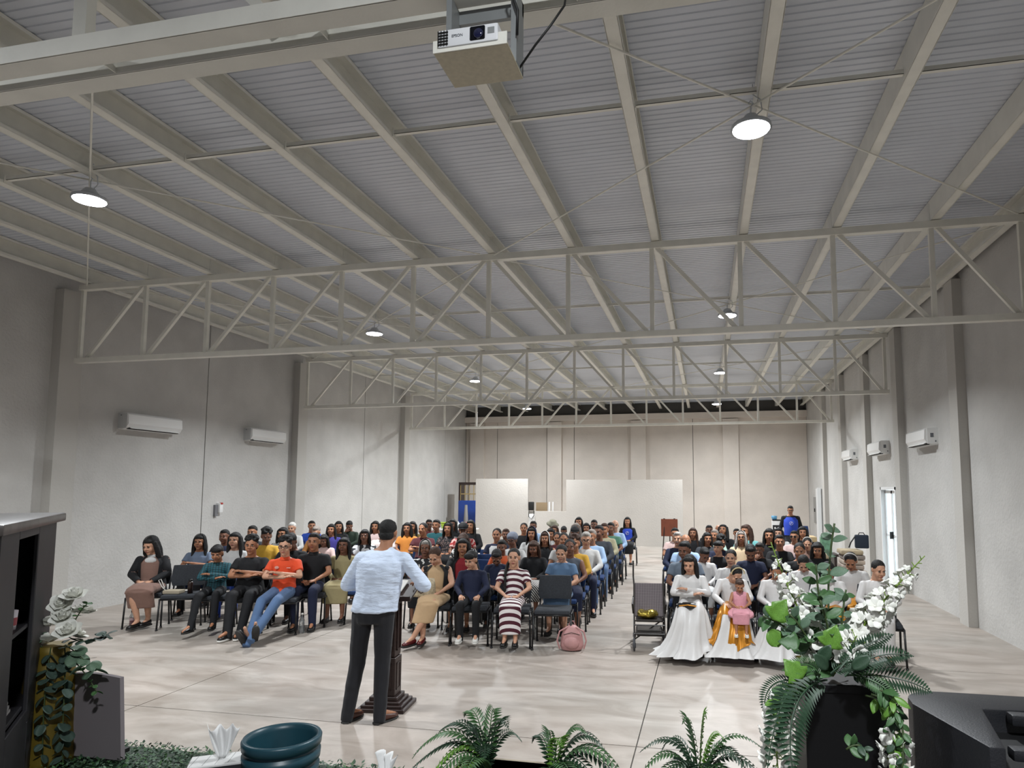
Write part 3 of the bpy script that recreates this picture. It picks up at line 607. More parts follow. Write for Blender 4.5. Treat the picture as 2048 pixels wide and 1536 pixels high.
# chairs
m_cf=mat('chair_black_steel','141416',.35); m_cc=mat('chair_charcoal_fabric','303338',.9,noise=.15,nscale=60,bump=.2,bscale=150); m_cb=mat('chair_blue_fabric','1c3560',.9,noise=.15,nscale=60)
def chair_meshes():
    s=bev(MB().box(-.225,.225,-.22,.21,.43,.485),.022,3)
    b=MB(); n=8; vs=[];fs=[]
    for j in range(5):
        z=.56+.30*j/4; w=.225*(1-.10*(j/4)**2) if j else .20
        for i in range(n+1):
            x=-w+2*w*i/n; yb=.235+.10*(z-.56)-.035*(x/.22)**2
            vs.append((x,yb-.02,z)); vs.append((x,yb+.02,z))
    for j in range(4):
        for i in range(n):
            q=(j*(n+1)+i)*2; r=q+2*(n+1); fs += [(q,q+2,r+2,r),(q+1,r+1,r+3,q+3)]
    top=4*(n+1)*2
    for i in range(n): fs += [(i*2,i*2+1,i*2+3,i*2+2),(top+i*2,top+i*2+2,top+i*2+3,top+i*2+1)]
    for j in range(4):
        q=j*(n+1)*2; r=q+2*(n+1); fs += [(q,r,r+1,q+1)]; q+=2*n; r+=2*n; fs += [(q,q+1,r+1,r)]
    bk=bev(b.add(vs,fs),.008,2)
    lg=[]
    for x in (-1,1):
        lg.append(MB().tube([(x*.235,-.20,.43),(x*.245,-.235,.012)],.0125,8).cone((x*.245,-.235,.0),(x*.245,-.235,.02),.017,.016,8).mesh('l',True))
        lg.append(MB().tube([(x*.235,.17,.43),(x*.245,.27,.012)],.0125,8).cone((x*.245,.27,.0),(x*.245,.27,.02),.017,.016,8).mesh('l',True))
    fr=MB()
    fr.tube([(-.235,-.2,.425),(-.235,.2,.425)],.012).tube([(.235,-.2,.425),(.235,.2,.425)],.012).tube([(-.235,-.2,.42),(.235,-.2,.42)],.012).tube([(-.235,.19,.42),(.235,.19,.42)],.012)
    for x in (-1,1): fr.tube([(x*.2,.16,.42),(x*.2,.235,.46),(x*.2,.275,.62),(x*.2,.285,.78)],.012)
    return s,bk,lg,fr.mesh('f',True)
CH=chair_meshes()
def chair(x,y,label,blue=True,rz=0,far=False):
    t=thing('padded_chair',label,'chair',(x,y,0),rz,'padded stacking chairs set out in rows')
    f=m_cb if blue else m_cc
    obj('seat',CH[0],f,t); obj('backrest',CH[1],f,t); obj('frame',CH[3],m_cf,t)
    for l in CH[2]: obj('leg',l,m_cf,t)
    return t
PEOPLE = [
 (-8.05,8.42,0.958,0,'wave','k','l','brown2+blackcardi','long','skirt','brown2','lap','tuck',-20,18,'veilk+collarw','c','person in black cardigan over brown dress','white collar and dark lace veil at row end'),
 (-8.07,9.38,0.908,1,'long','k','m','greyblue','short','trousers','black','cross','std',5,0,'veilk','b','person in pale blue top with long black hair','behind the empty charcoal chair'),
 (-6.93,8.42,0.84,0,'fringe','k','m','plaidteal','long','trousers','black','cross','ext2',0,14,'','c','child in teal plaid shirt','arms folded and black boots stretched forward'),
 (-8.33,10.26,0.941,2,'short','k','d','navy','short','trousers','black','lap','std',5,0,'','b','broad person in navy tee','behind the child in teal plaid'),
 (-7.41,9.38,0.966,1,'long','k','l','white','short','trousers','blue','lap','std',-12,4,'','b','person in white tee with long hair','looking left beyond the navy tee'),
 (-6.38,8.42,0.983,0,'curly','k','m','black','short','trousers','black','cross','ext',5,0,'','c','curly haired person in black tee','arms crossed between plaid shirt and orange polo'),
 (-8.44,11.14,0.966,3,'short','k','m','greydark','short','trousers','black','lap','std',0,4,'','b','person in dark grey shirt','behind the curly haired person'),
 (-7.5,10.26,0.983,2,'curly','k','d','yellow','short','trousers','black','lap','std',20,14,'','b','person in yellow shirt','head bowed behind the curly haired person'),
 (-5.84,8.42,0.975,0,'curly','k','l','orange','short','trousers','jeans','cross','extx',0,0,'glasses+badges','c','person in orange polo and glasses','arms crossed and blue jeans stretched out'),
 (-5.73,8.95,1.017,2,'short','k','m','black','short','trousers','navy','lap','std',0,0,'collark','c','person in black polo and dark jeans','hands between knees beside orange polo'),
 (-8.79,12.9,0.941,5,'short','w','l','white','long','trousers','black','lap','std',0,6,'','b','white haired person in white shirt','far behind orange polo'),
 (-7.78,11.14,0.941,3,'wave','k','m','whitepat','short','skirt','black','lap','std',-10,0,'glasses','b','person in patterned white blouse and glasses','left of the white haired person'),
 (-6.39,9.38,1.0,1,'short','k','d','black','short','trousers','black','lap','std',0,35,'','b','person in black jacket with head bowed','directly behind orange polo'),
 (-8.89,13.78,0.924,6,'short','k','m','blue','short','trousers','black','lap','std',20,0,'','b','person in royal blue shirt','gazing right in the fifth row on the left'),
 (-7.64,12.02,0.924,4,'short','g','l','brownor','long','trousers','black','lap','std',0,20,'','b','person in brown jacket with light hair','behind the black polo'),
 (-6.92,11.14,0.815,3,'long','k','d','pinkw','long','skirt','black','lap','std',0,20,'','b','person in pale pink top with long black hair','right behind the black polo'),
 (-7.85,12.9,0.908,5,'long','k','m','purple','short','skirt','black','lap','std',-5,0,'','b','person in purple blouse with long black hair','beside the green shirt'),
 (-8.2,13.78,0.924,6,'long','k','m','black','short','skirt','black','lap','std',10,0,'','b','person in dark blouse behind purple blouse','long black hair'),
 (-8.43,14.66,0.899,7,'short','k','d','green','long','trousers','black','face','std',0,25,'','b','person in dark green shirt','hand to forehead at the left wall joint'),
 (-5.49,9.38,0.908,1,'long','k','d','beigeol','long','skirt','beigeol','lap','std',-5,0,'','b','person in olive beige dress with long dark hair','hands folded left of the speaker'),
 (-6.1,11.14,0.924,3,'bob','k','d','bwdress','short','trousers','black','lap','std',5,0,'','b','person in black and white top with straight hair','left of the speaker'),
 (-7.28,13.78,0.941,6,'wave','k','m','pinkwhite','short','skirt','black','lap','std',-8,0,'','b','person in pink and white tee',"left of the speaker's head"),
 (-6.2,12.02,0.966,4,'bun','k','m','pinkwhite2','short','skirt','black','lap','std',0,-5,'','b','person in pale blouse with dark vest',"just left of the speaker's head"),
 (-6.29,13.3,0.941,6,'wave','k','m','orangey','short','trousers','black','lap','std',5,0,'','b','person in yellow orange blouse',"just right of the speaker's head"),
 (-6.53,14.1,0.924,7,'long','k','m','mustard','short','skirt','black','lap','std',-8,-4,'','b','person in dark mustard top with long hair','behind the maroon tee'),
 (-5.57,12.5,0.992,5,'bun','k','m','maroon','short','trousers','navy','cross','std',-10,0,'','b','person in maroon tee','arms crossed left of the teal shirt'),
 (-6.48,14.9,0.933,8,'short','k','d','maroon2','short','trousers','navy','lap','std',8,0,'glasses','b','bearded person with dark skin','between maroon tee and teal shirt'),
 (-5.96,14.1,0.975,7,'short','k','m','teal','long','trousers','navy','lap','std',-12,0,'','b','person in teal long sleeved shirt','right of the maroon tee'),
 (-5.36,13.3,0.95,6,'long','k','m','floral','short','skirt','black','lap','std',0,0,'veilk','b','person in dark floral blouse and dark veil','beneath the green tub'),
 (-5.89,14.9,0.95,8,'wave','k','d','black','short','trousers','black','lap','std',0,0,'','b','person in dark top half hidden','behind the floral blouse'),
 (-4.72,12.5,1.0,5,'short','k','d','red','short','trousers','navy','lap','std',10,20,'cap','b','person in red patterned shirt and dark cap','beneath the pink tub'),
 (-5.14,14.1,0.975,7,'long','k','m','black','long','trousers','navy','lap','std',-12,0,'','b','person in black top at row end','in front of the blue tarpaulin'),
 (-4.1,10.9,0.924,3,'wave','b','m','bwpat','short','skirt','black','lap','std',0,30,'','b','person in black and white print with brown hair','in front of the red shirt'),
 (-4.1,9.3,0.891,1,'short','wg','d','bwpat2','short','skirt','black','lap','std',0,0,'veilg','b','grey haired elder in swirl print blouse',"behind the speaker's lectern"),
 (-3.55,8.42,0.916,0,'bun','b','l','beige+vestk','none','skirt','beige','lap','xleg',-10,28,'','c','person in beige dress and black vest','head bowed with a cream handbag on lap'),
 (-3.51,9.3,0.933,1,'wave','k','m','red2+jackk','long','skirt','black','lap','std',5,0,'','b','person in red blouse and black jacket','between beige dress and navy shirt child'),
 (-3.04,8.42,0.832,0,'fringe','k','l','navy','long','trousers','black','thigh','std',-25,20,'','c','child in navy shirt and black trousers','white sneakers looking down'),
 (-2.47,8.42,0.874,0,'braid','k','l','stripes','shortw','skirt','stripes','lap','neat',0,0,'','c','girl in maroon and white striped dress','long braid and hands folded'),
 (-3.16,10.1,0.857,2,'short','k','d','orange2','short','trousers','black','lap','std',0,8,'','b','older person in orange polo','behind the striped dress'),
 (-2.98,9.3,0.8,1,'short','k','d','navy','short','trousers','black','lap','std',5,38,'','b','child with bowed black hair','in front of the older orange polo'),
 (-2.0,9.2,0.891,1,'bun','k','l','denim','short','skirt','denim','lap','std',0,18,'','b','person in denim dress with eyes closed','behind the empty charcoal chair by the aisle'),
 (-2.64,10.1,0.857,2,'long','b','d','black','long','skirt','zigzag','lap','std',0,18,'','b','person in black blouse with zigzag skirt','head bowed left of the denim dress'),
 (-3.76,11.7,0.95,4,'bun','k','m','navy+apron','short','skirt','white','lap','std',0,0,'','b','person in white apron over navy tee','left end of the centre block'),
 (-3.83,12.5,0.882,5,'short','b','d','greydark','short','trousers','black','lap','std',0,0,'','b','person with short brown hair','between white apron and grey turban'),
 (-3.22,10.9,0.916,3,'short','k','d','white','short','trousers','black','lap','std',-8,8,'turbang+glasses','b','person in grey turban','white shirt behind the older orange polo'),
 (-3.31,12.5,0.916,5,'long','k','m','white','short','skirt','black','lap','std',0,0,'veiln','b','person in navy headscarf and white blouse','behind the zigzag skirt'),
 (-2.85,11.7,0.882,4,'long','b','m','black','none','skirt','black','lap','std',0,0,'veilw','b','person in black sleeveless dress and pale veil','centre of the middle block'),
 (-3.91,14.1,0.924,7,'bun','k','m','black','long','skirt','black','lap','std',5,0,'','b','person in black long sleeves','left of the light blue shirt'),
 (-3.91,14.9,0.924,8,'short','k','d','bluelt','short','trousers','black','lap','std',0,0,'','b','broad person in light blue shirt','in front of the bag hung on the partition'),
 (-3.65,15.7,0.908,9,'short','k','m','whiteb','long','trousers','black','lap','std',15,25,'hat','b','person in khaki bucket hat','near the partition wall'),
 (-3.22,14.1,0.874,7,'wave','b','m','white','short','skirt','black','lap','std',-10,0,'','b','person in white blouse with brown wavy hair','below the bucket hat'),
 (-3.12,13.3,0.857,6,'long','k','m','white','short','skirt','black','lap','std',0,10,'','b','person in cream blouse partly hidden','behind the pale veil'),
 (-3.18,14.9,0.815,8,'short','k','d','greydark','short','trousers','black','lap','std',0,25,'','b','person in dark grey top with bowed black hair','centre of the middle block'),
 (-2.8,12.5,0.832,5,'bun','k','m','maroon','short','skirt','black','lap','std',0,5,'','b','person in maroon blouse','right of the black sleeveless dress'),
 (-2.33,10.9,0.941,3,'bun','k','m','white','short','skirt','black','lap','std',0,0,'','b','smiling person behind the denim dress','dark hair pulled back'),
 (-1.95,9.55,0.941,2,'bun','k','d','greydress','none','skirt','navy','lap','std',0,0,'','b','person in grey sleeveless dress','beside the denim dress'),
 (-2.01,10.2,0.941,4,'curly','b','m','yellow','long','skirt','black','lap','std',5,0,'','b','person in yellow cardigan with brown curls','behind the grey dress'),
 (-2.61,13.3,0.899,6,'short','k','d','greydark','short','trousers','black','lap','std',0,20,'cap','b','person in black cap','left of the grey haired person in glasses'),
 (-2.75,14.1,0.933,7,'wave','g','m','navy','long','skirt','black','lap','std',5,0,'','b','person with light hair in navy cardigan','behind the black cap'),
 (-3.16,16.6,0.958,10,'long','k','m','blueap+blk','long','skirt','black','lap','std',-5,0,'','b','usher in blue apron behind the centre block','long black hair'),
 (-1.94,10.85,0.966,5,'short','wg','l','white','long','trousers','navy','lap','std',0,5,'glasses','b','grey haired person in white shirt and glasses','by the centre aisle'),
 (-1.98,11.6,0.958,3,'short','g','m','bluelt','long','trousers','jeans','lap','std',-8,0,'','b','grey haired person in light blue shirt','behind the white shirt by the aisle'),
 (-1.97,12.4,0.992,6,'short','k','d','greydark','long','trousers','jeans','lap','std',-22,0,'','b','person in charcoal shirt and jeans','tall figure by the aisle looking left'),
 (-2.62,15.7,0.933,9,'short','k','d','black','short','trousers','black','lap','std',0,0,'','b','balding person with dark face','behind the charcoal shirt'),
 (-2.66,14.9,0.891,8,'wave','k','m','greydark','short','skirt','black','lap','std',0,0,'','b','person in grey top with dark wavy hair','left behind the charcoal shirt'),
 (-2.0,13.3,0.983,7,'short','b','m','khaki','long','trousers','black','lap','std',-8,0,'','b','person in khaki and green shirt','behind the charcoal shirt by the aisle'),
 (-2.0,14.2,0.95,8,'short','k','d','green2','short','trousers','greydark','lap','std',-10,0,'','b','person in sea green shirt','near the end of the aisle'),
 (-2.03,15.1,0.966,9,'bald','k','l','bluelt','long','trousers','greydark','lap','std',0,0,'','b','balding person in pale blue shirt','last in the aisle column'),
 (-2.06,17.8,0.916,10,'long','k','m','blueap+blk','long','skirt','black','lap','std',0,0,'','k','usher seated alone in blue apron','black skirt at far end of the aisle'),
 (-0.2,8.42,0.857,0,'long','k','l','whited','long','gown','whited','cross','std',-12,18,'','c','person in flowing white dress','arms folded beside the pushchair'),
 (0.3,8.42,0.8,0,'bun','k','l','whited','long','gowng','whited','hold','std',15,42,'crown','c','person in white dress with gold overskirt','flower headband bowed over the toddler'),
 (0.33,9.3,0.849,1,'bun','k','l','whited','long','skirt','blue','lap','std',-10,5,'','b','person in white blouse with centre parting','behind the flower headband'),
 (-0.28,9.3,0.958,1,'short','k','d','greyblue2','short','trousers','black','lap','std',-20,10,'','b','person in grey blue shirt with dark skin','aisle side of the right block'),
 (-0.05,10.1,0.815,2,'short','k','d','whited','long','skirt','white','lap','std',20,30,'','b','person in white sleeves mostly hidden','behind the flowing white dress'),
 (-0.48,11.7,0.924,4,'short','wg','l','navy','long','trousers','black','lap','std',-8,0,'moust','b','grey haired person with moustache in navy','aisle side of the right block'),
 (-0.32,10.9,0.941,3,'bald','wg','m','bluelt','short','trousers','black','lap','std',-5,0,'','b','bald person in light blue shirt','in front of the moustached person'),
 (-0.26,14.1,0.857,7,'long','b','m','black','long','skirt','black','lap','std',-8,0,'','b','person in black with long brown hair','right of the wooden easel board'),
 (-0.6,13.3,0.899,6,'short','k','m','pinkw','short','trousers','black','lap','std',0,0,'','b','person in pale pink shirt','beside the easel board'),
 (0.07,14.9,0.874,8,'short','k','d','black','short','trousers','black','lap','std',0,0,'','b','person in black top with shaved hair','left of the upturned face'),
 (0.01,12.5,0.866,5,'long','k','m','greydark','short','skirt','black','lap','std',15,0,'','b','person in grey tee with long straight hair','centre of the right block'),
 (0.17,13.3,0.874,6,'short','g','m','mintw','short','trousers','black','lap','std',-20,0,'','b','grey haired person in mint shirt','centre of the right block'),
 (0.28,15.7,0.857,9,'bald','k','m','greyblue','short','trousers','black','lap','std',0,25,'','b','person with bare bald crown','bowed left of the upturned face'),
 (0.35,14.1,0.941,7,'wave','k','m','black','short','skirt','black','lap','std',-15,-18,'','b','person in black gazing upward','against the back wall on the right'),
 (0.24,11.7,0.874,4,'curly','k','m','navy','short','skirt','black','lap','std',10,20,'','b','person with full black hair in navy','behind the black vest'),
 (0.19,10.9,0.832,3,'fringe','k','l','black','none','trousers','black','lap','std',-25,0,'','b','person in black sleeveless vest','bare shoulders leaning on chair back'),
 (0.62,12.5,0.891,5,'wave','g','m','cream','short','skirt','black','lap','std',-5,-5,'veilw+glasses','b','person in cream blouse with white veil','glasses in the right block'),
 (0.65,14.9,0.8,8,'short','k','m','greydark','short','trousers','black','lap','std',0,0,'','b','dark haired person half hidden','left behind the white veil'),
 (0.76,13.3,0.992,6,'long','b','m','tealw','short','skirt','black','lap','std',-30,0,'','b','person in turquoise and white top','facing left at the back right'),
 (0.63,10.1,0.882,2,'short','k','d','navy','short','trousers','black','lap','std',0,30,'','b','person in navy tee with bowed head','left of the hand on mouth'),
 (0.82,10.9,0.815,3,'short','k','d','black','short','trousers','black','face','std',-8,8,'','b','person in black shirt with hand on mouth','beside the white blossom'),
 (1.11,12.5,0.966,5,'long','k','m','black','short','skirt','black','lap','std',5,0,'','b','person with long hair below the water dispenser','dark top'),
 (1.44,14.1,0.882,7,'long','k','l','white','short','skirt','black','lap','std',-10,0,'','b','person in white with long black hair','just right of the water dispenser'),
 (1.21,11.7,0.899,4,'short','k','m','black','short','trousers','black','lap','std',0,0,'','b','person in dark top behind the blossom spike','short hair'),
 (1.64,13.3,0.874,6,'short','k','m','pinkw','short','trousers','navy','lap','std',-8,0,'sung','b','youth in pale collared shirt','sunglasses in front of the standing usher'),
 (1.76,12.5,0.807,5,'bun','k','l','brown2','short','skirt','black','lap','std',0,20,'band','b','person with white hairband and brown top','bowed right of the youth'),
 (1.9,14.1,0.916,7,'wave','k','m','black','short','skirt','black','lap','std',0,0,'','b','person in black behind the white hairband','dark wavy hair'),
 (1.32,10.1,0.899,2,'bun','k','m','black','short','skirt','black','lap','std',-10,10,'','b','person with pulled back hair in black','left of the white hairband'),
 (1.68,10.9,0.849,3,'wave','k','m','black','long','skirt','black','lap','std',0,20,'','b','person in black right of the white hairband','behind the green leaves'),
 (1.25,9.3,0.824,1,'bun','k','l','whited','long','skirt','white','lap','std',0,38,'','b','person in white with deeply bowed head','behind the tall leafy stem'),
 (0.82,8.42,0.8,0,'bun','k','m','whited','long','gown','whited','lap','std',0,30,'','c','person in white gown behind the left blossom','mostly hidden by ivy leaves'),
 (1.41,8.42,0.824,0,'bun','k','m','whited','long','gowng','whited','lap','std',0,30,'','c','person in white behind the flower stand','gold overskirt between the two blossoms'),
 (1.85,9.3,0.866,1,'bun','k','m','whited','long','skirt','goldk','lap','std',-8,32,'band','b','person in white crop blouse with headband','gold waist between the stems'),
 (1.95,8.42,0.84,0,'bun','k','l','whited','long','skirt','whited','lap','neat',25,15,'','c','person in white dress at the right end','smiling behind the right blossom'),
]
def build_people():
    for i,(x,y,s,k,hair,hc,skin,top,sl,bot,bc,arms,legs,yaw,pitch,ex,ch,short,rest) in enumerate(PEOPLE):
        hi = k==0 or (k==1 and x<3)
        if sl=='shortw': sl='short'
        child='child' in short or short.startswith('girl')
        bulk=1.0
        if 'broad' in short or 'vest' in short or 'curly haired person in black tee' in short or 'cardigan over' in short or 'charcoal' in short: bulk=1.14
        elif 'child' in short or 'girl' in short: bulk=.92
        hs=1.22 if 'child' in short or 'girl' in short else 1.13
        fz=.62*math.atan2(-x,y)
        sh={'child in navy shirt and black trousers':'w','person in beige dress and black vest':'r','curly haired person in black tee':'s'}.get(short,'k')
        if top=='blueap+blk': top='black+apronb'
        p=person(x,y,(1-s)*.44,s,top,sl,bot,bc,arms,legs,yaw,pitch,hair,hc,skin,ex,short+', '+rest,hi=hi,bulk=bulk,shoes=sh,hs=hs,seed=i,rz=fz+(math.radians(R_.uniform(-6,6)) if k else 0))
        if ch!='-': chair(x,y+.0,('charcoal' if ch!='b' else 'blue')+' padded chair under the '+short,ch=='b',fz)
build_people()
# toddler on a lap
tp=[p for p in COL.objects if p.get('label','').startswith('person in white dress with gold')][0].location
tod=person(tp.x+.075,tp.y-.30,.33,.46,'pinkdress','none','skirt','pinkdress','lap','std',0,24,'short','b','m','','toddler in pink dress and white shoes, on the lap of the gold overskirt',hi=True,bulk=1.12,shoes='w',hs=1.42)
obj('dress_hem',MB().rings([((0,.03,.66),(.165,0,0),(0,.14,0)),((0,-.1,.62),(.22,0,0),(0,.2,.02)),((0,-.2,.55),(.31,0,0),(0,.26,.06)),((0,-.2,.49),(.33,0,0),(0,.27,.07))],24).mesh('h',True),cloth('pinkdress'),tod)
# empty chairs
chair(-7.47,8.42,'empty charcoal padded chair with a beige purse, beside the black cardigan',False,.44)
chair(-1.93,8.42,'empty charcoal padded chair at the front, before the pink backpack',False,.13)
chair(-3.63,10.05,'empty blue padded chair in the second row of the centre block')
chair(-3.72,10.9,'empty blue padded chair in the third row of the centre block, nearer its left')
chair(-3.95,11.75,'empty blue padded chair left behind the other empty blue chairs, centre block')
chair(-5.0,9.3,'empty blue padded chair behind the speaker, left of the lectern')
chair(2.9,21.6,'empty blue padded chair standing by the far right corner of the hall')
# speaker seen from behind
def speaker():
    J={}; ox=-.05
    for s in (-1,1):
        J['sh',s]=V((ox-.06+s*.19,-.02,1.385)); J['hip',s]=V((ox+s*.095,0,.92))
    J['kn',1]=V((.09,-.02,.50)); J['an',1]=V((.145,.02,.09)); J['to',1]=V((.10,-.15,.03)); J['kn',-1]=V((-.13,-.03,.50)); J['an',-1]=V((-.135,.02,.09)); J['to',-1]=V((-.22,-.13,.03))
    for s in (-1,1): J['el',s]=V((ox-.08+s*.35,-.06,1.15)); J['wr',s]=V((ox-.10+s*.20,-.30,1.14)); J['hd',s]=V((ox-.1+s*.15,-.40,1.13))
    J['sp']=[((ox,0,.84),.155,.115),((ox-.01,.0,.96),.175,.13),((ox-.03,-.01,1.10),.170,.125),((ox-.05,-.01,1.25),.185,.13),((ox-.06,-.01,1.355),.185,.105),((ox-.07,-.02,1.425),.115,.075),((ox-.075,-.03,1.465),.065,.06)]
    J['nk']=V((ox-.075,-.03,1.45)); J['hc']=V((ox-.08,-.085,1.605)); return J
J=speaker()
pp=person(-2.90,5.40,0,1,'speakershirt','long','trousers','speakertrousers','spk','spk',0,10,'short','k','m','','speaker in pale blue shirt and black trousers, back to the camera at the slim lectern',hi=True,rz=PI+.12,shoes='n',J=J,stand=True)
tx=bpy.data.textures.new('folds','CLOUDS'); tx.noise_scale=.16; tx.noise_depth=2
for c in pp.children:
    if c.name.startswith('shirt'):
        mo=c.modifiers.new('folds','DISPLACE'); mo.texture=tx; mo.strength=.035; mo.mid_level=.36; mo.texture_coords='LOCAL'
    if c.name.startswith('trousers'):
        mo=c.modifiers.new('folds','DISPLACE'); mo.texture=tx; mo.strength=.014; mo.mid_level=.5; mo.texture_coords='LOCAL'
# usher standing by the wall
J=stand_joints()
us=person(2.07,17.4,0,.92,'black+apronb','long','trousers','greydark','st','st',0,6,'short','k','m','glasses','usher in royal blue apron standing by the back right wall',rz=-.05,J=J,stand=True)
# ------------------------------------------------------------ things among the audience
m_wd=mat('lectern_wood','2e201d',.4,noise=.2,nscale=14,stretch=(1,1,8)); 
t=thing('small_lectern','slim dark wooden lectern on a stepped base, in front of the speaker','lectern',(-2.90,5.80,0),.12)
b=MB(); 
for w,z0,z1 in ((.22,0,.035),(.19,.035,.06),(.16,.06,.085),(.13,.085,.12)): b.box(-w,w,-w*.85,w*.85,z0,z1)
obj('base',bev(b,.005,1),m_wd,t)
obj('column',bev(MB().box(-.10,.10,-.09,.09,.12,.46),.006,1),m_wd,t); obj('column',bev(MB().box(-.092,.092,-.082,.082,.465,1.0),.006,1),m_wd,t)
for z0,z1 in ((.17,.41),(.52,.95)):
    for sx,s2 in ((.101,.1),): 
        f=MB(); f.box(-.065,.065,-.097,-.09,z0,z0+.012).box(-.065,.065,-.097,-.09,z1-.012,z1).box(-.065,-.053,-.097,-.09,z0,z1).box(.053,.065,-.097,-.09,z0,z1); obj('panel_moulding',f,m_wd,t)
        f=MB(); f.box(.09,.106,-.05,.05,z0,z0+.012).box(.09,.106,-.05,.05,z1-.012,z1).box(.09,.106,-.05,-.038,z0,z1).box(.09,.106,.038,.05,z0,z1); obj('panel_moulding',f,m_wd,t)
Mx=T(0,0,1.06)@Euler((.32,0,0)).to_matrix().to_4x4()
obj('desk_top',bev(MB().box(-.26,.26,-.2,.2,-.015,.015),.006,1),m_wd,t,Mx); obj('ledge',MB().box(-.26,.26,-.21,-.195,.0,.04),m_wd,t,Mx)
nb=thing('notebook','open white notebook lying on the small lectern','book',(-2.90,5.80,1.085),.12)
obj('pages',MB().box(-.14,.14,-.10,.12,.0,.012),m_wsole,nb,Euler((.32,0,0)).to_matrix().to_4x4())
# handbag on lap
m_bag=mat('bag_cream','a89a80',.6,noise=.25,nscale=40); m_strap=mat('strap_brown','3a2a22',.5)
t=thing('handbag','cream patterned handbag with dark handles, on the beige dress lap','handbag',(-3.63,8.20,.60),.1)
b=MB(); pts=[]; 
b.rings([((0,0,.0),(.165,0,0),(0,.075,0)),((0,0,.03),(.175,0,0),(0,.08,0)),((0,0,.16),(.165,0,0),(0,.06,0)),((0,0,.235),(.15,0,0),(0,.03,0))],20)
me=b.mesh('bag',True); obj('body',me,m_bag,t)
for y in (-.066,.05): obj('handle',MB().tube([(-.055,y*.9,.20),(-.05,y*1.15,.12),(-.03,y*1.25,.07),(0,y*1.28,.055),(.03,y*1.25,.07),(.05,y*1.15,.12),(.055,y*.9,.20)] if y<0 else [(-.05,y*.5,.22),(-.03,y*.6,.30),(.03,y*.6,.30),(.05,y*.5,.22)],.008,6),m_strap,t)
obj('name_tag',MB().box(-.03,.03,-.045,-.04,.185,.205),mat('brass','b59b55',.3,metal=.8),t)
# pink backpack
m_pk=mat('backpack_pink','b98a88',.6,noise=.08,bump=.3,bscale=12)
t=thing('backpack','dusty pink backpack slumped on the floor by the empty front chair','backpack',(-1.66,8.27,0),.15)
obj('body',remesh(MB().rings([((0,0,.01),(.13,0,0),(0,.10,0)),((0,0,.06),(.15,0,0),(0,.115,0)),((0,0,.2),(.13,0,0),(0,.10,0)),((0,0,.29),(.07,0,0),(0,.06,0)),((0,0,.31),(.03,0,0),(0,.03,0))],16),.012,3),m_pk,t)
obj('front_pocket',remesh(MB().ell((.0,-.10,.11),(.10,.045,.08),14),.01,1),m_pk,t)
for s in (-1,1): obj('strap',MB().tube([(s*.05,-.04,.29),(s*.15,-.06,.24),(s*.18,-.07,.13),(s*.15,-.05,.03)],.011,6),m_pk,t)
obj('top_handle',MB().tube([(-.04,.02,.30),(-.02,.02,.35),(.02,.02,.35),(.04,.02,.30)],.008,6),m_pk,t); obj('zip',MB().tube([(-.10,-.07,.20),(0,-.105,.235),(.10,-.07,.20)],.004,5),m_strap,t)
# purse, flask, bottles
t=thing('purse','flat beige purse with pale strap on the empty charcoal chair','purse',(-7.55,8.34,.487),.2)
obj('body',bev(MB().box(-.12,.12,-.08,.08,0,.05),.012,2),mat('purse_beige','a59a86',.6),t); obj('strap',MB().tube([(-.11,0,.03),(-.17,-.02,.1),(-.2,-.05,.19),(-.16,-.06,.21),(-.12,-.03,.08)],.006,6),m_wsole,t)
t=thing('flask','dark brown flask standing on the empty charcoal chair','flask',(-7.33,8.40,.487)); obj('body',MB().rings([((0,0,0),(.035,0,0),(0,.035,0)),((0,0,.15),(.035,0,0),(0,.035,0)),((0,0,.17),(.025,0,0),(0,.025,0))],14).mesh('f',True),mat('flask_brown','2b1d18',.3),t); obj('lid',MB().cone((0,0,.17),(0,0,.2),.026,.024,14).mesh('l',True),m_dark,t)
def bottle(x,y,label,liq,cap,h=.22,r=.033):
    t=thing('bottle',label,'bottle',(x,y,0))
    P=[(r*.92,0),(r,.012),(r,.09),(r*.86,.105),(r,.12),(r,h*.72),(r*.4,h*.9),(r*.4,h)]
    obj('bottle_body',MB().rings([((0,0,z),(q,0,0),(0,q,0)) for q,z in P],16).mesh('b',True),mat('clear_plastic','e8eef0',.08,trans=.9),t)
    if liq: obj('drink',MB().rings([((0,0,z),(q*.9,0,0),(0,q*.9,0)) for q,z in [(r*.9,.006),(r,.09),(r*.86,.105),(r,.12),(r,h*.55)]],16).mesh('b',True),mat('drink_red','c23a50',.2,trans=.2),t); obj('wrap',MB().cone((0,0,.10),(0,0,.135),r*1.02,r*1.02,16,False).mesh('w',True),mat('wrap_pale','d8b8bc',.5),t)
    obj('lid',MB().cone((0,0,h),(0,0,h+.022),r*.5,r*.48,12).mesh('l',True),cap,t)
bottle(-8.14,8.24,'plastic bottle of red drink with dark cap on the floor, far left',True,m_dark)
bottle(-5.52,8.42,'clear plastic water bottle on the floor right of the blue jeans',False,m_wsole,.25,.036)
bottle(-2.25,8.75,'slim clear bottle standing behind the gap between front chairs',False,m_wsole,.3,.03)
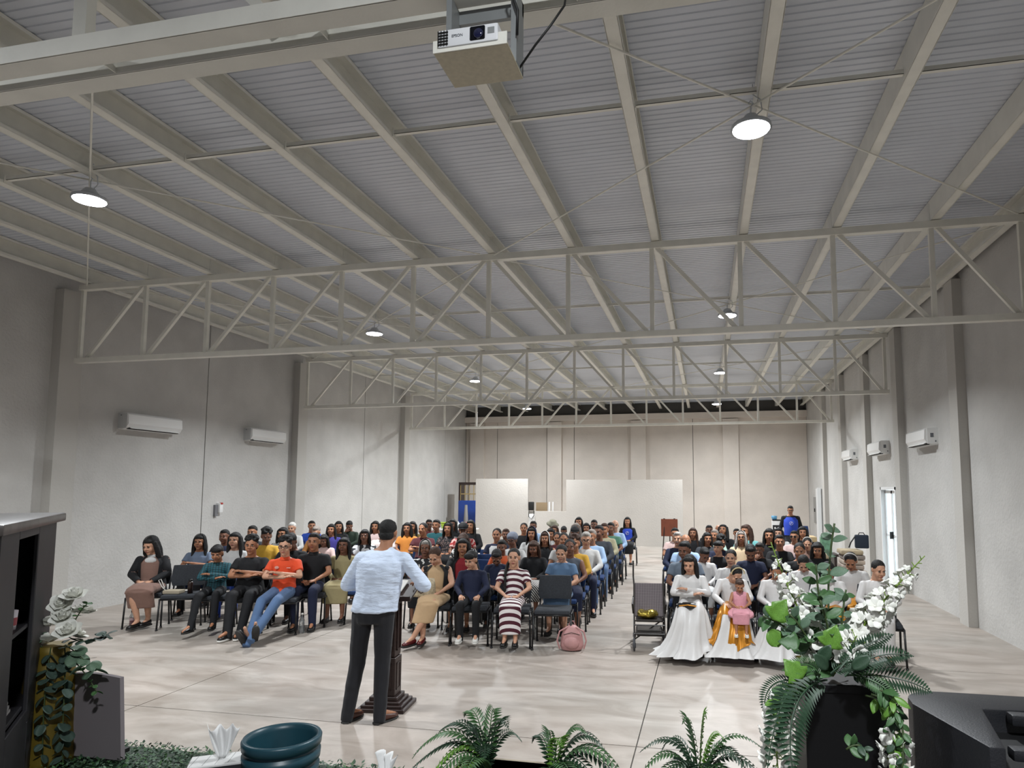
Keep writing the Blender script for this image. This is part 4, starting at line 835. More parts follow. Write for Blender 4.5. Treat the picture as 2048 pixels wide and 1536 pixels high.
# pushchair
m_psf=mat('pushchair_tube','2a2522',.35); m_psg=mat('pushchair_gold','8c6a30',.35,metal=.6); m_psc=mat('pushchair_cloth','5b4f52',.9,noise=.3,nscale=70)
t=thing('pushchair','folding umbrella pushchair with dotted grey seat, beside the white dress','pushchair',(-.74,8.75,0),.1)
obj('seat_back',bev(MB().beam((0,-.08,.37),(0,.16,.76),.37,.02,(0,1,0)),.008,1),pattern('cloth_dots','4b4247','8e8586','plaid',.022),t)
obj('seat_base',bev(MB().box(-.17,.17,-.28,-.04,.34,.37),.01,1),m_psf,t)
for s in (-1,1):
    obj('frame_tube',MB().tube([(s*.19,-.33,.07),(s*.19,-.12,.42),(s*.19,.12,.74),(s*.2,.2,.84)]+([(s*.2,.24,1.0),(s*.2,.20,1.04)] if s<0 else []),.011,8),m_psf,t)
    obj('rear_leg',MB().tube([(s*.19,.24,.07),(s*.19,-.02,.56)],.012,8),m_psg if s<0 else m_psf,t)
    obj('armrest',MB().tube([(s*.2,-.12,.42),(s*.21,-.2,.54),(s*.2,.05,.60)],.012,8),m_psf,t)
    obj('harness_strap',MB().beam((s*.07,-.03,.44),(s*.07,.08,.60),.03,.01,(0,1,0)),m_dark,t)
    for y in (-.35,.25): 
        w_=obj('wheel',MB().tube([(s*.19,y+.066*math.cos(a*PI/8),.08+.066*math.sin(a*PI/8)) for a in range(17)],.014,8).cone((s*.19-.02,y,.07),(s*.19+.02,y,.07),.03,.03,12).cone((s*.19-.006,y,.07),(s*.19+.006,y,.07),.05,.05,12).mesh('w',True),mat('wheel_grey','45464a',.6),t)
for z,y in ((.30,-.26),(.20,-.3),(.28,.1)): obj('cross_brace',MB().tube([(-.19,y,z),(.19,y,z)],.009,6),m_psf,t)
obj('cross_brace',MB().tube([(-.19,-.3,.13),(.19,.15,.30)],.009,6),m_psf,t); obj('basket_net',bev(MB().box(-.17,.17,-.22,.16,.15,.22),.02,1),m_psf,t)
t=thing('gold_wrapping','crumpled shiny gold foil bag lying on the pushchair seat','foil bag',(-.74,8.58,.375))
b=remesh(MB().ell((0,0,.05),(.14,.10,.05),14).ell((-.07,.02,.075),(.05,.04,.03),10),.012,1); o=obj('foil',b,mat('gold_foil','b6a24a',.22,metal=.9,bump=1,bscale=9),t); mo=o.modifiers.new('c','DISPLACE'); mo.texture=tx; mo.strength=.06
t=thing('clutch_bag','black clutch bag with gold trim on the flowing white dress lap','handbag',(-.23,8.10,.60),.05)
obj('body',remesh(MB().ell((0,0,.03),(.14,.07,.035),14).box(-.12,.12,-.05,.05,.0,.04),.01,2),mat('bag_black','121214',.35),t); obj('gold_trim',MB().tube([(-.10,-.066,.03),(0,-.075,.045),(.10,-.066,.03)],.008,6),MATS['gold_satin'],t)
# backpack and folded blankets by the right wall
t=thing('backpack','dark blue backpack standing on the stacked bundles by the right wall','backpack',(2.95,13.9,.86),-.1,scale=.95)
obj('body',bev(MB().box(-.12,.14,-.08,.08,0,.27),.03,3),mat('backpack_navy','1b2635',.7),t); obj('strap',MB().tube([(-.11,-.05,.25),(-.2,-.07,.12),(-.24,-.06,.01)],.014,6),m_dark,t); obj('top_handle',MB().tube([(-.05,0,.27),(-.03,0,.31),(.05,0,.31),(.07,0,.27)],.01,6),m_dark,t)
cols=['9c8f84','b3a596','8a8078','a99a7f','93857a']
for c,(x,y,n,nm) in enumerate(((2.62,13.9,9,'right hand'),(2.18,14.0,8,'left hand'))):
    for i in range(n):
        h=.093; q=R_.uniform(-.02,.02)
        tag=['bottom','second','third','fourth','fifth','sixth','seventh','eighth','ninth'][i] if i<n-1 else 'topmost'
        o=obj('folded_mat',bev(MB().box(x-.2+q+(.13 if c==0 else 0),x+.2+q+(.13 if c==0 else 0),y-.25,y+.25,i*h+.003,(i+1)*h-.003),.03,2),mat('mat_'+cols[(i+c)%5],cols[(i+c)%5],.9,noise=.15),None)
        o['label']=f'{tag} folded beige mat from the floor in the {nm} stack by the wall'; o['category']='mat'; o['group']='folded mats stacked by the right wall'
for i,cc in enumerate(('b39a72','a98f66','c0a880')):
    o=obj('folded_mat',bev(MB().box(2.05,2.45,15.9,16.4,.55+i*.13,.55+(i+1)*.13-.01),.03,2),mat('mat_'+cc,cc,.9)); o['label']=('lowest','middle','upper')[i]+' tan rolled mat of the small stack on the far bench'; o['category']='mat'; o['group']='tan mats on the far bench'
o=obj('low_bench',MB().box(1.95,2.9,15.85,16.45,.50,.545).box(1.98,2.04,15.9,16.4,0,.5).box(2.8,2.86,15.9,16.4,0,.5),m_wd); o['label']='low dark bench carrying tan mats and the green box near the right wall'; o['category']='bench'
o=obj('green_box',bev(MB().box(2.55,2.78,16.0,16.2,.55,.92),.01,1),mat('box_green','6f9a7c',.5,noise=.3,nscale=14)); o['label']='pale green box standing upright beside the tan mats near the right wall'; o['category']='box'
# water dispenser
t=thing('water_dispenser','white and black water dispenser with blue jug, beside the back wall','water dispenser',(2.22,22.3,0),-.1)
obj('cabinet',bev(MB().box(-.15,.15,-.15,.15,0,1.0),.02,2),m_ac,t); obj('tap_recess',MB().box(-.12,.12,-.165,-.15,.62,.86),m_dark,t); obj('tap',MB().box(-.07,-.03,-.2,-.165,.74,.80),m_ac,t); obj('tap',MB().box(.03,.07,-.2,-.165,.74,.80),m_ac,t); obj('top_rim',MB().box(-.13,.15,-.16,.15,1.0,1.03),m_dark,t)
obj('jug',MB().rings([((-.06,0,1.02),(.06,0,0),(0,.06,0)),((-.07,0,1.08),(.09,0,0),(0,.09,0)),((-.07,0,1.15),(.09,0,0),(0,.09,0))],14).mesh('j',True),mat('jug_blue','6fb4dc',.15,trans=.5),t)
# easel
t=thing('easel_board','square brown board on a dark tripod easel, in the aisle behind','easel',(-1.02,19.2,0))
mb_=mat('board_brown','6a3520',.6,noise=.08); obj('board',bev(MB().box(-.235,.235,-.03,.0,.66,1.15),.008,1),mb_,t); obj('clip',MB().box(-.17,-.12,-.03,0,1.15,1.165),m_dark,t); obj('clip',MB().box(.12,.17,-.03,0,1.15,1.165),m_dark,t)
for a,b_ in (((-.13,0,1.1),(-.2,-.1,0)),((.13,0,1.1),(.2,-.1,0)),((0,.02,1.1),(0,.35,0))): obj('leg',MB().cone(a,b_,.016,.016,8),m_wd,t)
# stacked tables under blue tarpaulin, tubs, bags at the left back
t=thing('covered_table_stack','upright stack of tables half covered by a blue tarpaulin, left back corner','furniture',(-9.0,24.6,0))
obj('tabletop',MB().box(-.36,-.31,-.3,.3,0,2.25).box(-.36,.38,-.28,-.24,2.15,2.25),m_wd,t)
for x in (-.3,-.12,.06,.24): obj('leg',MB().cone((x,-.25,.1),(x,-.25,2.15),.015,.015,8),mat('leg_tan','a08a5c',.5),t)
obj('cross_rail',MB().box(-.34,.38,-.27,-.24,1.78,1.82),MATS['leg_tan'],t)
o=obj('tarpaulin',bev(MB().box(-.33,.40,-.42,-.29,.05,1.55),.04,3),mat('tarp_blue','1c3f8f',.35,bump=.6,bscale=6),t); 
t=thing('folding_table','white folding table behind the left rows, carrying tubs and bags','table',(-7.55,19.4,0))
obj('tabletop',bev(MB().box(-.75,.65,-.3,.3,.74,.78),.01,1),m_ac,t)
for x in (-.65,.55):
    for y in (-.22,.22): obj('leg',MB().cone((x,y,0),(x,y,.74),.014,.014,8),m_cf,t)
def tub(x,y,z,c,label):
    t=thing('tub',label,'tub',(x,y,z)); obj('bowl',MB().rings([((0,0,0),(.13,0,0),(0,.13,0)),((0,0,.18),(.17,0,0),(0,.17,0))],20).mesh('t',True),mat('tub_'+c,c,.4),t); obj('rim',MB().tube([(.172*math.cos(a*PI/10),.172*math.sin(a*PI/10),.18) for a in range(21)],.01,6).mesh('r',True),mat('tub_'+c,c,.4),t)
tub(-7.85,19.35,.78,'a5bf3c','lime green plastic tub on the folding table'); tub(-7.15,19.35,.78,'d6395c','pink plastic tub on the folding table')
for x,y,s_,l in ((-7.6,19.2,.12,'knotted white carrier bag between the two tubs'),(-7.42,19.42,.1,'smaller white carrier bag beside the pink tub')):
    t=thing('carrier_bag',l,'bag',(x,y,.78)); o=obj('film',remesh(MB().ell((0,0,s_*.8),(s_,s_*.8,s_*.8),12).cap((-.04,0,s_*1.3),(-.06,0,s_*2.2),.03,.01,8).cap((.03,0,s_*1.3),(.07,0,s_*2.1),.03,.01,8),.015,1),mat('bag_white','dfe0e2',.4,alpha=.92),t)
t=thing('signal_cone','tall grey cone leaning by the blue tarpaulin stack','cone',(-8.75,23.5,0)); obj('cone',MB().cone((0,0,0),(0,0,1.4),.13,.05,16).mesh('c',True),mat('cone_grey','77736f',.7),t); obj('foot',MB().box(-.17,.17,-.17,.17,0,.03),MATS['cone_grey'],t)
# bag and board on the partition
t=thing('hanging_bag','black and white bag hanging from the notch of the partition wall','bag',(-6.2,23.445,.60)); obj('dark_pouch',bev(MB().box(-.10,.10,-.14,-.01,.62,.93),.03,2),m_dark,t); obj('white_pouch',bev(MB().box(-.1,.13,-.12,-.01,.05,.5),.03,2),m_ac,t); obj('strap',MB().tube([(-.07,-.13,.66),(-.08,-.14,.4),(.02,-.14,.3),(.12,-.13,.45),(.10,-.13,.66)],.012,6),m_dark,t)
t=thing('framed_board','tan framed board leaning behind the partition notch','board',(-5.95,23.9,1.0)); obj('panel',MB().box(-.2,.22,-.02,.02,-1.0,.50),mat('board_tan','8f7a5e',.7),t); obj('rail',MB().box(.28,.33,-.02,.02,-1.0,.52),m_ac,t); obj('rail',MB().box(.42,.46,-.02,.02,-1.0,.52),m_ac,t)
# projector shelf under the nearest truss
t=thing('projector_shelf','pale board shelf hung under the nearest truss, holding the projector','shelf',(-.82,2.3,3.62),-.0)
t.scale=(.9,.9,.95)
m_sh=mat('shelf_board','c8bfa8',.7,noise=.06,nscale=40); m_gal=mat('galvanised','8d9090',.5,metal=.2)
obj('board',bev(MB().box(-.165,.155,-.13,.11,0,.012),.003,1),m_sh,t); obj('front_lip',MB().box(-.165,.155,-.135,-.13,0,.05),m_steel,t)
fr=MB(); fr.box(-.165,-.14,.0,.11,.012,.33).box(.13,.155,.0,.11,.012,.33).box(-.165,.155,.09,.11,.27,.33).box(-.165,.155,.10,.11,.012,.06); obj('hanger_frame',fr,m_gal,t)
t=thing('projector','white projector with dark round lens window facing the stage','projector',(-.83,2.28,3.634))
t.scale=(.9,.9,.95)
m_pj=mat('projector_white','e3e4e6',.35); b=bev(MB().box(-.13,.13,-.12,.10,0,.072),.008,2); obj('casing',b,m_pj,t)
obj('lens_window',bev(MB().box(.01,.075,-.124,-.118,.01,.066),.004,1),mat('lens_black','0d0f16',.1),t)
obj('lens',MB().rings([((.048,-.125,.033),(.022,0,0),(0,0,.022)),((.048,-.13,.033),(.018,0,0),(0,0,.018))],20).mesh('l',True),mat('lens_glass','1c2040',.05,coat=1),t)
g=MB()
for i in range(5): g.box(-.13,-.085,-.123,-.12,.008+.012*i,.014+.012*i)
for i in range(4): g.box(-.13+.013*i,-.127+.013*i,-.123,-.12,.005,.067)
obj('vent_grille',g,m_dark,t); obj('info_sticker',MB().box(.086,.115,-.1215,-.12,.03,.055),m_gal,t)
cu_=bpy.data.curves.new('txt','FONT'); cu_.body='EPSON'; cu_.size=.016; cu_.extrude=.0004; cu_.align_x='CENTER'
to=bpy.data.objects.new('tx',cu_); COL.objects.link(to); me=bpy.data.meshes.new_from_object(to.evaluated_get(bpy.context.evaluated_depsgraph_get())); bpy.data.objects.remove(to)
me.materials.clear(); obj('maker_lettering',me,mat('print_grey','4a4c55',.5),t,T(-.045,-.1212,.035)@Euler((PI/2,0,0)).to_matrix().to_4x4())
t=thing('projector_cable','black cable looping from the truss down to the projector','cable',(-.64,2.34,3.7))
obj('cable',MB().tube([(-.02,-.05,.26),(.05,-.05,.31),(-.05,-.06,.33),(-.07,-.06,.24),(-.03,-.06,.12),(-.035,-.05,.03)],.0055,8).mesh('c',True),m_dark,t)
obj('cable',MB().tube([(.14,.05,.28),(.14,.0,.16),(.09,-.03,.06),(.03,-.02,.0),(-.05,.02,-.065)],.0045,8).mesh('c',True),m_dark,t)
# light tubes laid along the near chord are the chord's own inner flanges
# ------------------------------------------------------------ stage and foreground
ZS=.60
st=struct('floor_stage',MB().box(XL,XR,YF,3.12,0,ZS),mat('stage_carpet','4a4644',.9,noise=.2,nscale=30))
m_pod=mat('podium_dark','1d1c20',.55,noise=.2,nscale=10); m_podt=mat('podium_top','4d4744',.35,noise=.25,nscale=12,stretch=(1,6,1))
# tall lectern at the left, seen from its open back
t=thing('lectern','tall dark lectern with open shelves and rounded top, at the left edge of the stage','lectern',(-3.46,2.95,ZS),-.85)
# local x runs along the open side (towards the camera), -y is the open side's outside
def pb(x0,x1,y0,y1,z0,z1,nm,m_=m_pod): return obj(nm,bev(MB().box(x0,x1,-y1,-y0,z0,z1),.004,1),m_,t)
pb(0,.44,-.02,.0,0,.30,'lower_panel'); pb(0,.05,0,.5,0,1.22,'side_panel'); pb(1.15,1.2,0,.5,0,1.22,'side_panel')
pb(0,.46,-.02,.0,.30,1.22,'post'); pb(.88,1.2,-.02,.0,0,1.22,'post'); pb(.46,.88,-.02,0,1.18,1.22,'rail'); pb(.46,.88,-.02,0,0,.36,'lower_panel'); pb(.05,1.15,.48,.5,0,1.22,'front_panel')
pb(.05,1.15,.0,.48,.36,.38,'shelf'); pb(.05,1.15,.0,.48,.74,.76,'shelf')
n=10; out=[(-.12,.62),(1.32,.62),(1.32,-.05),(-.06,-.05)]+[(-.06-.07*math.sin(a*PI/12),.02-.07*math.cos(a*PI/12)) for a in range(1,7)]
out=[(x,-y) for x,y in out][::-1]; k=len(out); vs=[(x,y,z) for z in (1.22,1.265) for x,y in out]
obj('desk_top',bev(MB().add(vs,[tuple(range(k-1,-1,-1)),tuple(range(k,2*k))]+[(i,(i+1)%k,(i+1)%k+k,i+k) for i in range(k)]),.012,2),m_podt,t)
c=thing('cup','small pale cup with red and blue band on the lectern shelf','cup',t.matrix_basis@V((.60,-.05,.76))); obj('cup_body',MB().cone((0,0,0),(0,0,.085),.03,.036,16).mesh('c',True),mat('cup_white','b9b3b8',.5),c); obj('band',MB().cone((0,0,.02),(0,0,.055),.0325,.0345,16,False).mesh('b',True),mat('cup_band','8a3840',.5),c)
for i in range(4):
    o=obj('booklet',MB().box(-.09,.09,-.07,.07,i*.016,i*.016+.012),mat('paper_grey','8d8a88',.7)); o.location=t.matrix_basis@V((.62,-.10,.38)); o.rotation_euler=(0,0,-.85+.06*i); o['label']=['bottom','second','third','top'][i]+' booklet of the little pile on the lectern\'s lower shelf'; o['category']='booklet'; o['group']='booklets in the lectern'
m_gr=[mat('leaf_dark','2b4430',.5,noise=.25,nscale=30),mat('leaf_green','3f6238',.5,noise=.25,nscale=30),mat('leaf_lime','5f8a34',.45,noise=.2,nscale=25),mat('leaf_sage','57705a',.6,noise=.2,nscale=25),mat('leaf_dusty','3c4f46',.6,noise=.2,nscale=25)]
m_pet=mat('petal_white','e8e8e0',.6,noise=.04,nscale=20); m_stem=mat('stem_green','6f8a34',.5); m_stemd=mat('stem_dark','3a4a26',.6)
def leafmesh(L,W,kind='oval',bend=.25,n=7):
    """a folded leaf blade along +x with a midrib valley and thickness"""
    b=MB(); vs=[];fs=[]
    for i in range(n+1):
        u=i/n
        if kind=='oval': w=math.sin(PI*min(1,u*.98+.01))**.8
        elif kind=='round': w=math.sqrt(max(0,1-(2*u-1)**2))
        elif kind=='ivy': w=[.05,.75,1,.62,.78,.5,.25,.02][min(i,7)]
        else: w=(1-u)**.6*min(1,u*6+.2)
        x=u*L; z=-bend*L*u*u
        for s,zz in ((-1,.18),(-.5,.05),(0,-.03),(.5,.05),(1,.18)): vs.append((x,s*w*W/2,z+zz*w*W*.5))
    for i in range(n):
        for j in range(4): q=i*5+j; fs.append((q,q+1,q+6,q+5))
    b.add(vs,fs); me=b.mesh('leaf',True); bm=bmesh.new(); bm.from_mesh(me); bmesh.ops.solidify(bm,geom=bm.faces[:],thickness=.0012); bm.to_mesh(me); bm.free(); return me
def aim(p,d,roll=0,sc=1,up=(0,0,1)):
    d=V(d).normalized(); y=V(up).cross(d)
    if y.length<1e-3: y=V((0,1,0))
    y.normalize(); z=d.cross(y); M=Matrix((d,y,z)).transposed().to_4x4()@Euler((roll,0,0)).to_matrix().to_4x4()@Matrix.Scale(sc,4); M.translation=p; return M
LF={k:leafmesh(*a) for k,a in dict(oval=(1,.58),round=(1,.95,'round',.15),ivy=(1,1.05,'ivy',.2),long=(1,.42,'oval',.3)).items()}
def bez(pts,n):
    out=[]
    P=[V(p) for p in pts]
    for i in range(n+1):
        q=list(P); u=i/n
        while len(q)>1: q=[a.lerp(b,u) for a,b in zip(q[:-1],q[1:])]
        out.append(q[0])
    return out
def frond(parent,pts,L,m_,n=22,up=(0,0,1),W=.2):
    """fern frond: rachis with paired leaflets, one mesh"""
    c=bez(pts,n); b=MB(); b.tube(c,[.003*(1-.6*i/n) for i in range(n+1)],5)
    for i in range(2,n+1):
        d=(c[i]-c[i-1]).normalized(); sd=d.cross(V(up))
        if sd.length<1e-3: sd=V((1,0,0))
        sd.normalize(); nm=sd.cross(d); u=i/n; l=L*(math.sin(PI*min(1,u*.92+.10))**.7)*.5*(1 if u<.97 else .6)
        for s in (-1,1):
            p=c[i]; e=p+sd*s*l+d*l*.45-nm*l*.18; w=.46*(c[i]-c[i-1]).length; mid=p.lerp(e,.5)+nm*l*.05
            wv=(e-p).normalized().cross(nm).normalized()*w
            k=len(b.v); b.add([p,mid+wv+nm*w*.5,e,mid-wv+nm*w*.5,mid-nm*.0015],[(0,1,4),(1,2,4),(2,3,4),(3,0,4),(0,3,2,1)])
    return obj('frond',b.mesh('frond'),m_,parent)
# gold vase with roses and trailing eucalyptus
vx,vy=-3.300,2.86
t=thing('gold_vase','tall matt gold vase at the left, holding white roses and trailing eucalyptus','vase',(vx,vy,ZS))
obj('vase_body',MB().rings([((0,0,z),(r,0,0),(0,r,0)) for r,z in [(.13,0),(.135,.05),(.12,.2),(.115,.4),(.10,.50),(.075,.56),(.085,.60),(.08,.60)]],24).mesh('v',True),mat('vase_gold','6b5a1c',.45,metal=.3,noise=.15,nscale=6),t)
fa=thing('rose_arrangement','white roses with eucalyptus leaves spilling over the gold vase','flowers',(vx,vy,ZS+.60))
def rose(parent,p,r,seed):
    rr=random.Random(seed); M=T(*p)@Euler((rr.uniform(-.6,.9),rr.uniform(-.5,.5),0)).to_matrix().to_4x4(); b=MB()
    for ring,(k,tilt,q) in enumerate(((3,.2,.45),(4,.5,.7),(5,.85,.95),(6,1.2,1.15))):
        for i in range(k):
            a=2*PI*i/k+ring*.7; d=V((math.cos(a),math.sin(a),0)); tn=V((-math.sin(a),math.cos(a),0)); n=4; vs=[]
            for u in range(4):
                uu=u/3; w=r*.62*q*math.sin(PI*(uu*.7+.2)); rad=r*(.12+q*math.sin(tilt)*uu); z=r*.9*uu*math.cos(tilt*.9)
                for s in (-1,0,1): vs.append(d*(rad-(abs(s)*.1*r))+tn*s*w+V((0,0,z)))
            b.add(vs,[(j*3+i_,j*3+i_+1,j*3+i_+4,j*3+i_+3) for j in range(3) for i_ in range(2)])
    b.ell((0,0,r*.3),(r*.3,r*.3,r*.35),8); return obj('rose',b.mesh('rose',True),m_pet,parent,M)
rr=random.Random(5)
for i,(px_,pz) in enumerate(((.09,.14),(.14,.05),(.05,.20),(.16,.16),(.0,.10),(.10,.24),(.20,.09),(.02,.02))): rose(fa,(px_,rr.uniform(-.10,.02),pz),.055,i)
def strand(parent,pts,m_,n,size,kind='round',spread=1):
    c=bez(pts,n); obj('stem',MB().tube(c,.003,5).mesh('s',True),m_stemd,parent)
    for i in range(1,n+1):
        d=(c[i]-c[i-1]).normalized()
        for s in (-1,1):
            a=rr.uniform(-.6,.6)+i*1.3; sd=(V((math.cos(a),math.sin(a)*.6,rr.uniform(-.3,.4)))*s*spread+d*.5)
            obj('leaf',LF[kind],m_,parent,aim(c[i],sd,rr.uniform(-.5,.5),size*rr.uniform(.75,1.15)))
strand(fa,[(.1,-.02,.0),(.16,-.05,-.2),(.15,-.06,-.4),(.18,-.05,-.62)],m_gr[4],15,.062)
strand(fa,[(.06,-.06,.0),(.10,-.12,-.2),(.10,-.10,-.5)],m_gr[4],12,.055)
strand(fa,[(.08,0,.0),(.20,-.04,-.02),(.30,-.04,-.10)],m_gr[3],6,.075)
strand(fa,[(.08,0,.05),(.22,-.04,.0),(.33,-.03,.06),(.36,-.03,.07)],m_gr[4],8,.05)
strand(fa,[(.02,-.05,-.02),(-.02,-.1,.06),(-.06,-.1,.05)],m_gr[3],4,.07)
strand(fa,[(.12,-.03,.05),(.2,-.05,.18),(.25,-.05,.22)],m_gr[1],6,.025)
strand(fa,[(.15,-.03,-.05),(.28,-.05,-.12),(.34,-.05,-.20)],m_gr[1],6,.03)
# grey board on the turf
t=thing('grey_board','plain grey board with curved top standing on the turf, left','board',(-3.05,2.92,.64),.0)
n=10; out=[(-.20,0),(.16,-.0),(.125,.40)]+[(.125-.35*i/n,.40+.012*math.sin(PI*i/n)) for i in range(1,n+1)]; k=len(out); vs=[(x,y,z) for y in (-.012,.012) for x,z in out]
obj('panel',MB().add(vs,[tuple(range(k)),tuple(range(2*k-1,k-1,-1))]+[(i,i+k,(i+1)%k+k,(i+1)%k) for i in range(k)]),mat('board_grey','7a7376',.8),t); obj('foot',MB().box(-.15,.1,.012,.1,0,.02),m_dark,t)
# turf strip
b=MB(); tr=random.Random(9)
for i in range(9000):
    x=tr.uniform(-3.9,-1.35); y=tr.uniform(2.5,3.13); z=ZS+.012+tr.uniform(0,.035); a=tr.uniform(0,6.28); e=tr.uniform(-.2,.9); L=tr.uniform(.016,.028); d=V((math.cos(a)*math.cos(e),math.sin(a)*math.cos(e),math.sin(e))); sd=V((-math.sin(a),math.cos(a),0))*L*.32; p=V((x,y,z)); b.cur=i%3
    b.add([p,p+d*L*.5+sd,p+d*L,p+d*L*.5-sd],[(0,1,2,3)])
o=obj('artificial_turf',b.mesh('turf',nm=3),[m_gr[1],m_gr[0],m_gr[3]]); o['kind']='stuff'; o['label']='strip of leafy artificial turf along the stage edge'; o['category']='turf'
o=obj('turf_backing',MB().box(-3.95,-1.33,2.45,3.14,ZS,ZS+.012),m_gr[0]); o['label']='dark green backing mat beneath the leafy turf strip on the stage edge'; o['category']='mat'
# bucket planter (stack of ribs)
t=thing('ribbed_pot','dark teal ribbed round pot, empty, standing at the stage edge','pot',(-1.86,2.72,ZS+.0))
m_pot=mat('pot_teal','1e4450',.38,noise=.05); P=[]; zt=.262
prof=[(.11,.0)]
for i in range(4): z=.02+i*.06; prof += [(.135+.004*i,z),(.150+.004*i,z+.008),(.152+.004*i,z+.040),(.135+.004*i,z+.046)]
prof += [(.15,zt+.0),(.165,zt+.004),(.168,zt+.035),(.162,zt+.045),(.148,zt+.043),(.142,zt+.02),(.125,.1),(.1,.02),(.001,.02)]
obj('pot_body',MB().rings([((0,0,z),(r,0,0),(0,r,0)) for r,z in prof],48).mesh('p',True),m_pot,t)
# tissue boxes
m_tis=mat('tissue','e9e9e8',.7,alpha=.97)
def tissue(x,y,z,h,rz,label,boxlab,seed):
    t=thing('tissue_box',boxlab,'tissue box',(x,y,ZS),rz); H=z-ZS
    obj('carton',bev(MB().box(-.13,.13,-.065,.065,0,H),.004,1),mat('carton_white','dcdcda',.6),t); obj('side_print',MB().box(-.13,.13,-.067,-.0655,0.02,H-.01),mat('carton_dark','26282c',.6),t)
    for i in range(5): obj('line_print',MB().beam((-.12+.05*i,-.06,H+.0006),(-.10+.05*i,.06,H+.0006),.0015,.0008),m_gal,t)
    u=thing('tissue',label,'tissue',(x,y,z),rz); q=random.Random(seed); vs=[];n=22;k=9
    for j in range(k+1):
        v=j/k
        for i in range(n+1):
            a=-1.35+2.7*i/n; r=.012+.05*v**.8+.008*math.sin(5*a+seed)*v; fold=.014*math.sin(7*a+3*v+seed)*(v+.2)
            vs.append((math.sin(a)*r+.0*v, (math.cos(a)*r*.35+fold), h*v*(1-.14*math.sin(3*a+seed)**2*v)))
    me=MB().add(vs,[(j*(n+1)+i,j*(n+1)+i+1,(j+1)*(n+1)+i+1,(j+1)*(n+1)+i) for j in range(k) for i in range(n)]).mesh('t',True); bm=bmesh.new(); bm.from_mesh(me); bmesh.ops.solidify(bm,geom=bm.faces[:],thickness=.0015); bm.to_mesh(me); bm.free(); obj('sheet',me,m_tis,u)
tissue(-2.13,2.68,.80,.14,.55,'white tissue sprouting from the box left of the teal pot','white tissue box with dark side, left of the teal ribbed pot',1.0)
tissue(-1.36,2.70,.745,.135,-.4,'white tissue peak right of the teal pot','tissue box low in frame, right of the teal ribbed pot',2.2)
# fern planters
m_rim=mat('planter_rim','a39885',.7); m_pl=mat('planter_teal','1f4140',.5)
def planter(x0,x1,y,zt,label):
    t=thing('planter',label,'planter',((x0+x1)/2,y,ZS)); h=zt-ZS; w=(x1-x0)/2
    b=MB(); b.box(-w,w,-.1,-.085,0,h).box(-w,w,.085,.1,0,h).box(-w,-w+.015,-.1,.1,0,h).box(w-.015,w,-.1,.1,0,h).box(-w,w,-.1,.1,0,.02); obj('trough',b,m_pl,t)
    b=MB(); b.box(-w-.01,w+.01,-.115,-.085,h-.03,h).box(-w-.01,w+.01,.085,.115,h-.03,h).box(-w-.01,-w+.02,-.1,.1,h-.03,h).box(w-.02,w+.01,-.1,.1,h-.03,h); obj('rim',b,m_rim,t); obj('foam',MB().box(-w+.015,w-.015,-.085,.085,.05,h-.04),m_pl,t)
planter(-1.0,-.52,2.62,.885,'long teal planter with beige rim holding two ferns')
planter(-.17,.10,2.62,.90,'teal planter with beige rim holding the single right fern')
def fern(x,y,z,specs,label,seed):
    t=thing('fern',label,'plant',(x,y,z)); q=random.Random(seed)
    for (dx,dz,L,mi,ey) in specs:
        dy=ey; pts=[(0,0,0),(dx*.25,dy*.3,abs(dz)*.6+.13*abs(dx)/.3+.05),(dx*.65,dy*.8,max(dz,0)+.10*(1 if dz<.1 else .3)+.05*(dz>0)),(dx,dy,dz)]
        frond(t,pts,L*1.35,m_gr[mi],20,W=.30)
    return t
fern(-.87,2.62,.87,[(-.33,-.02,.085,0,-.02),(-.30,.05,.085,1,-.05),(-.22,.13,.075,0,.02),(-.12,.19,.075,1,.05),(.02,.215,.08,1,.03),(.10,.19,.075,0,-.04),(-.06,.17,.08,0,-.08),(-.20,-.05,.085,1,-.16),(-.10,-.06,.08,2,-.18),(.03,.10,.07,0,-.12),(.12,.10,.07,0,.08),(-.25,-.08,.07,2,-.1),(-.02,.03,.08,1,-.2)],'left fern of the long planter, fronds arching far left',1)
fern(-.60,2.62,.86,[(.35,-.06,.085,0,-.02),(.30,.04,.085,1,-.05),(.22,.09,.08,0,.03),(.14,.17,.07,1,.02),(-.02,.17,.075,1,-.02),(.05,.15,.08,2,-.05),(.20,-.02,.08,0,-.15),(.12,.02,.08,1,-.15),(-.10,.12,.06,0,.05),(.26,-.08,.07,0,-.1),(.02,.02,.08,0,-.18)],'right fern of the long planter, fronds arching right',2)
fern(-.04,2.62,.88,[(-.22,.12,.06,0,.0),(-.23,.03,.065,1,-.05),(-.06,.24,.09,1,-.02),(.03,.26,.075,2,.0),(.10,.17,.05,2,.02),(.24,.15,.045,1,.03),(.26,.03,.07,0,-.03),(.18,.08,.08,0,-.06),(.10,.04,.08,1,-.12),(-.10,.05,.08,0,-.12),(-.22,-.05,.07,1,-.08),(.22,-.04,.07,0,-.1),(.0,.06,.09,0,-.12),(-.15,.09,.05,0,.05),(.14,.11,.06,1,.05)],'fern standing alone between the long planter and the black stand',3)
